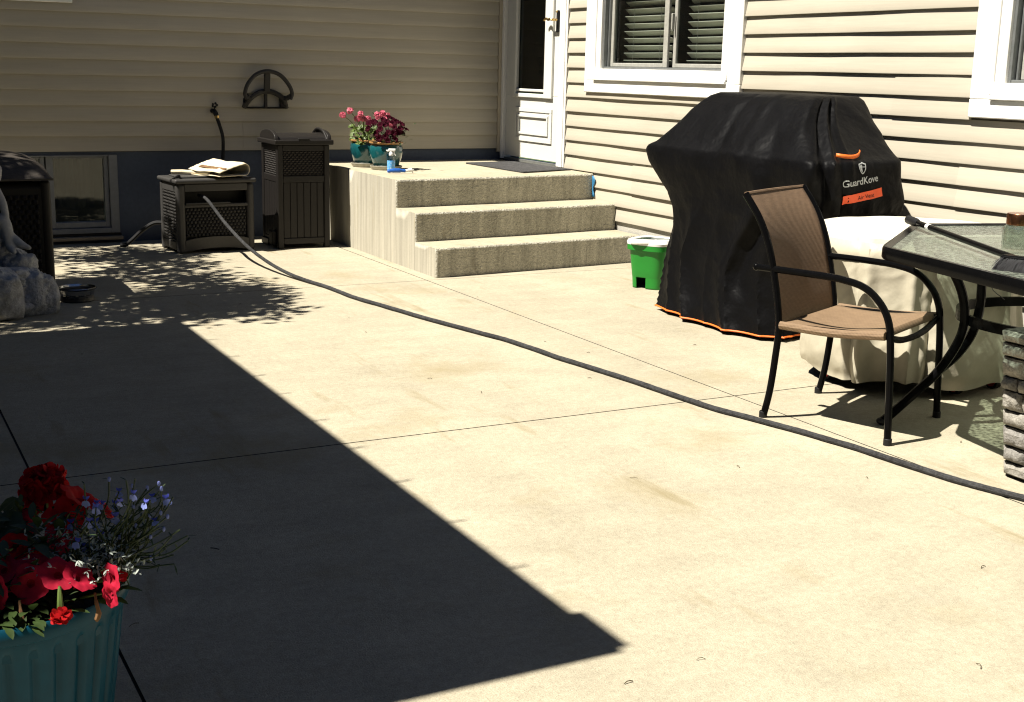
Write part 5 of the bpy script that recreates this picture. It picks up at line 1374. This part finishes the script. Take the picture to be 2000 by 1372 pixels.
# blue lobelia
lo = thing('lobelia', TOP+Vector((.12,-.09,0)), 'wiry lobelia with small blue flowers leaning right out of the ribbed planter', 'flowers')
LOB = [(-4.387,-6.991,.542),(-4.364,-6.949,.519),(-4.382,-7.053,.549),(-4.365,-7.003,.536),(-4.330,-6.963,.540),(-4.329,-7.076,.571),(-4.293,-7.038,.549),(-4.263,-7.002,.530),(-4.314,-7.088,.558),(-4.292,-7.046,.511),(-4.338,-6.964,.520),(-4.348,-7.070,.559),(-4.347,-7.014,.516),(-4.404,-6.938,.488),(-4.394,-7.054,.528),(-4.376,-7.000,.506),(-4.361,-6.965,.471),(-4.413,-7.052,.497),(-4.394,-6.999,.467)]
BUD = [(-4.318,-7.011,.562),(-4.277,-7.034,.559),(-4.281,-7.041,.521),(-4.297,-7.023,.560),(-4.350,-6.992,.572),(-4.297,-7.034,.517),(-4.318,-7.027,.500),(-4.299,-7.042,.483),(-4.343,-7.018,.481),(-4.279,-7.049,.496),(-4.280,-7.030,.567),(-4.319,-7.019,.530),(-4.272,-7.048,.516),(-4.301,-7.049,.450)]
ROOTS = [Vector((-4.349,-7.020,.405)), Vector((-4.375,-6.985,.395)), Vector((-4.40,-6.98,.39))]
fb = MB(); rr = random.Random(12)
def lob_flower(c, s):
    b = MB(); c = Vector(c); a, t, n = frame_of(VIEW+Vector((rr.gauss(0,.35), rr.gauss(0,.35), rr.gauss(0,.25)))); t = t if t.z < 0 else -t
    for ang, L, w, mi in ((-.55,1.0,.62,1),(0,1.1,.66,1),(.55,1.0,.62,1),(2.5,.75,.34,0),(-2.5,.75,.34,0),(3.14,.55,.4,0)):
        d = t*math.cos(ang)+a*math.sin(ang); sd = d.cross(n).normalized()
        V = [c, c+d*L*s*.5+sd*w*s*.5+n*s*.15, c+d*L*s*.95+sd*w*s*.32, c+d*L*s*1.05, c+d*L*s*.95-sd*w*s*.32, c+d*L*s*.5-sd*w*s*.5+n*s*.15]
        b.add(V, [(0,1,2,3,4,5)], mi)
    b.tube([c, c-n*s*.6+Vector((0,0,s*.3))], [s*.16,s*.12], 5, mi=0)
    b.build('flower', ['blue','paleblue'], lo)
for q in LOB: lob_flower(q, rr.uniform(.0095,.0125))
tips = [Vector(p) for p in LOB]+[Vector(p) for p in BUD]
for k in range(34):
    e = Vector(rr.choice(BUD+LOB[6:10])); tips.append(e+Vector((rr.gauss(0,.025), rr.gauss(0,.025), rr.gauss(-.02,.03))))
for e in tips:
    r0 = rr.choice(ROOTS)+Vector((rr.gauss(0,.012), rr.gauss(0,.012), 0)); m1 = r0.lerp(e,.45)+Vector((rr.gauss(0,.010), rr.gauss(0,.010), .012)); m2 = r0.lerp(e,.8)+Vector((rr.gauss(0,.008), rr.gauss(0,.008), rr.gauss(0,.006)))
    pts = cat_rom([r0, m1, m2, e], 4); fb.tube(pts, [.0012]*len(pts), 4)
    for q in pts[2::2]:
        if rr.random() < .8: leaf(fb, q, (rr.gauss(0,1), rr.gauss(0,1), rr.gauss(.3,.6)), rr.uniform(.008,.018), .003)
fb.build('stems', 'leaf_dark', lo, kind='stuff')
b = MB()
for q in BUD: b.ball(q, (.0028,.0028,.0045), 5)
b.build('buds', 'paleblue', lo, kind='stuff')
b = MB()
for k in range(240):
    p = Vector((rr.gauss(-4.385,.030), rr.gauss(-6.99,.035), rr.uniform(.41,.525))); leaf(b, p, (rr.gauss(0,1), rr.gauss(0,1), rr.gauss(.3,.6)), rr.uniform(.010,.022), .005)
b.build('leaves', 'leaf_dark', lo, kind='stuff')
# silver foliage
si = thing('silver_bush', TOP+Vector((.08,-.11,0)), 'low plant with tiny silver leaves between the lobelia and the rose petunias', 'plant')
b = MB(); rr = random.Random(14)
for (cx, cy, cz), n_, s_ in (((-4.437,-7.002,.482),22,.022),((-4.390,-7.042,.471),40,.022),((-4.363,-7.045,.472),40,.020),((-4.405,-7.060,.459),36,.022),((-4.338,-7.085,.453),12,.010),((-4.467,-7.048,.466),8,.010),((-4.419,-6.988,.487),16,.02),((-4.375,-7.055,.455),34,.022)):
    for k in range(n_):
        p = Vector((cx+rr.gauss(0,s_), cy+rr.gauss(0,s_), cz+rr.gauss(0,s_*.7))); d0 = Vector((rr.gauss(0,1), rr.gauss(0,1), rr.gauss(.4,.7))).normalized()
        for j in range(rr.randint(2,4)): leaf(b, p, d0+Vector((rr.gauss(0,.7), rr.gauss(0,.7), rr.gauss(0,.6))), rr.uniform(.006,.013), .0035)
b.build('leaves', 'silver_leaf', si, kind='stuff')

# ------------------------------------------------------------------ clippings on the patio
b = MB(); rr = random.Random(17)
spots = [(-3.90,-5.94),(-2.61,-7.26),(-3.35,-7.01),(-3.13,-6.99),(-4.18,-6.30),(-2.55,-4.76),(-2.63,-4.47),(-1.24,-4.34),(-1.78,-4.30)]
spots += [(rr.uniform(-4,-1.2), rr.uniform(-7.4,-2.6)) for k in range(16)]
for (x, y) in spots:
    th = rr.random()*6.28; L = rr.uniform(.008,.026); cv = rr.uniform(-.9,.9)
    pts = [Vector((x+math.cos(th+cv*t)*L*t, y+math.sin(th+cv*t)*L*t, .0022+.003*math.sin(t*3.1))) for t in (0,.35,.7,1)]
    b.tube(pts, rr.uniform(.0006,.0013), 4)
tag(b.build('grass_clippings', 'litter', base=(-3,-5,0)), 'dry grass clippings scattered over the sunlit patio', 'clippings', kind='stuff')
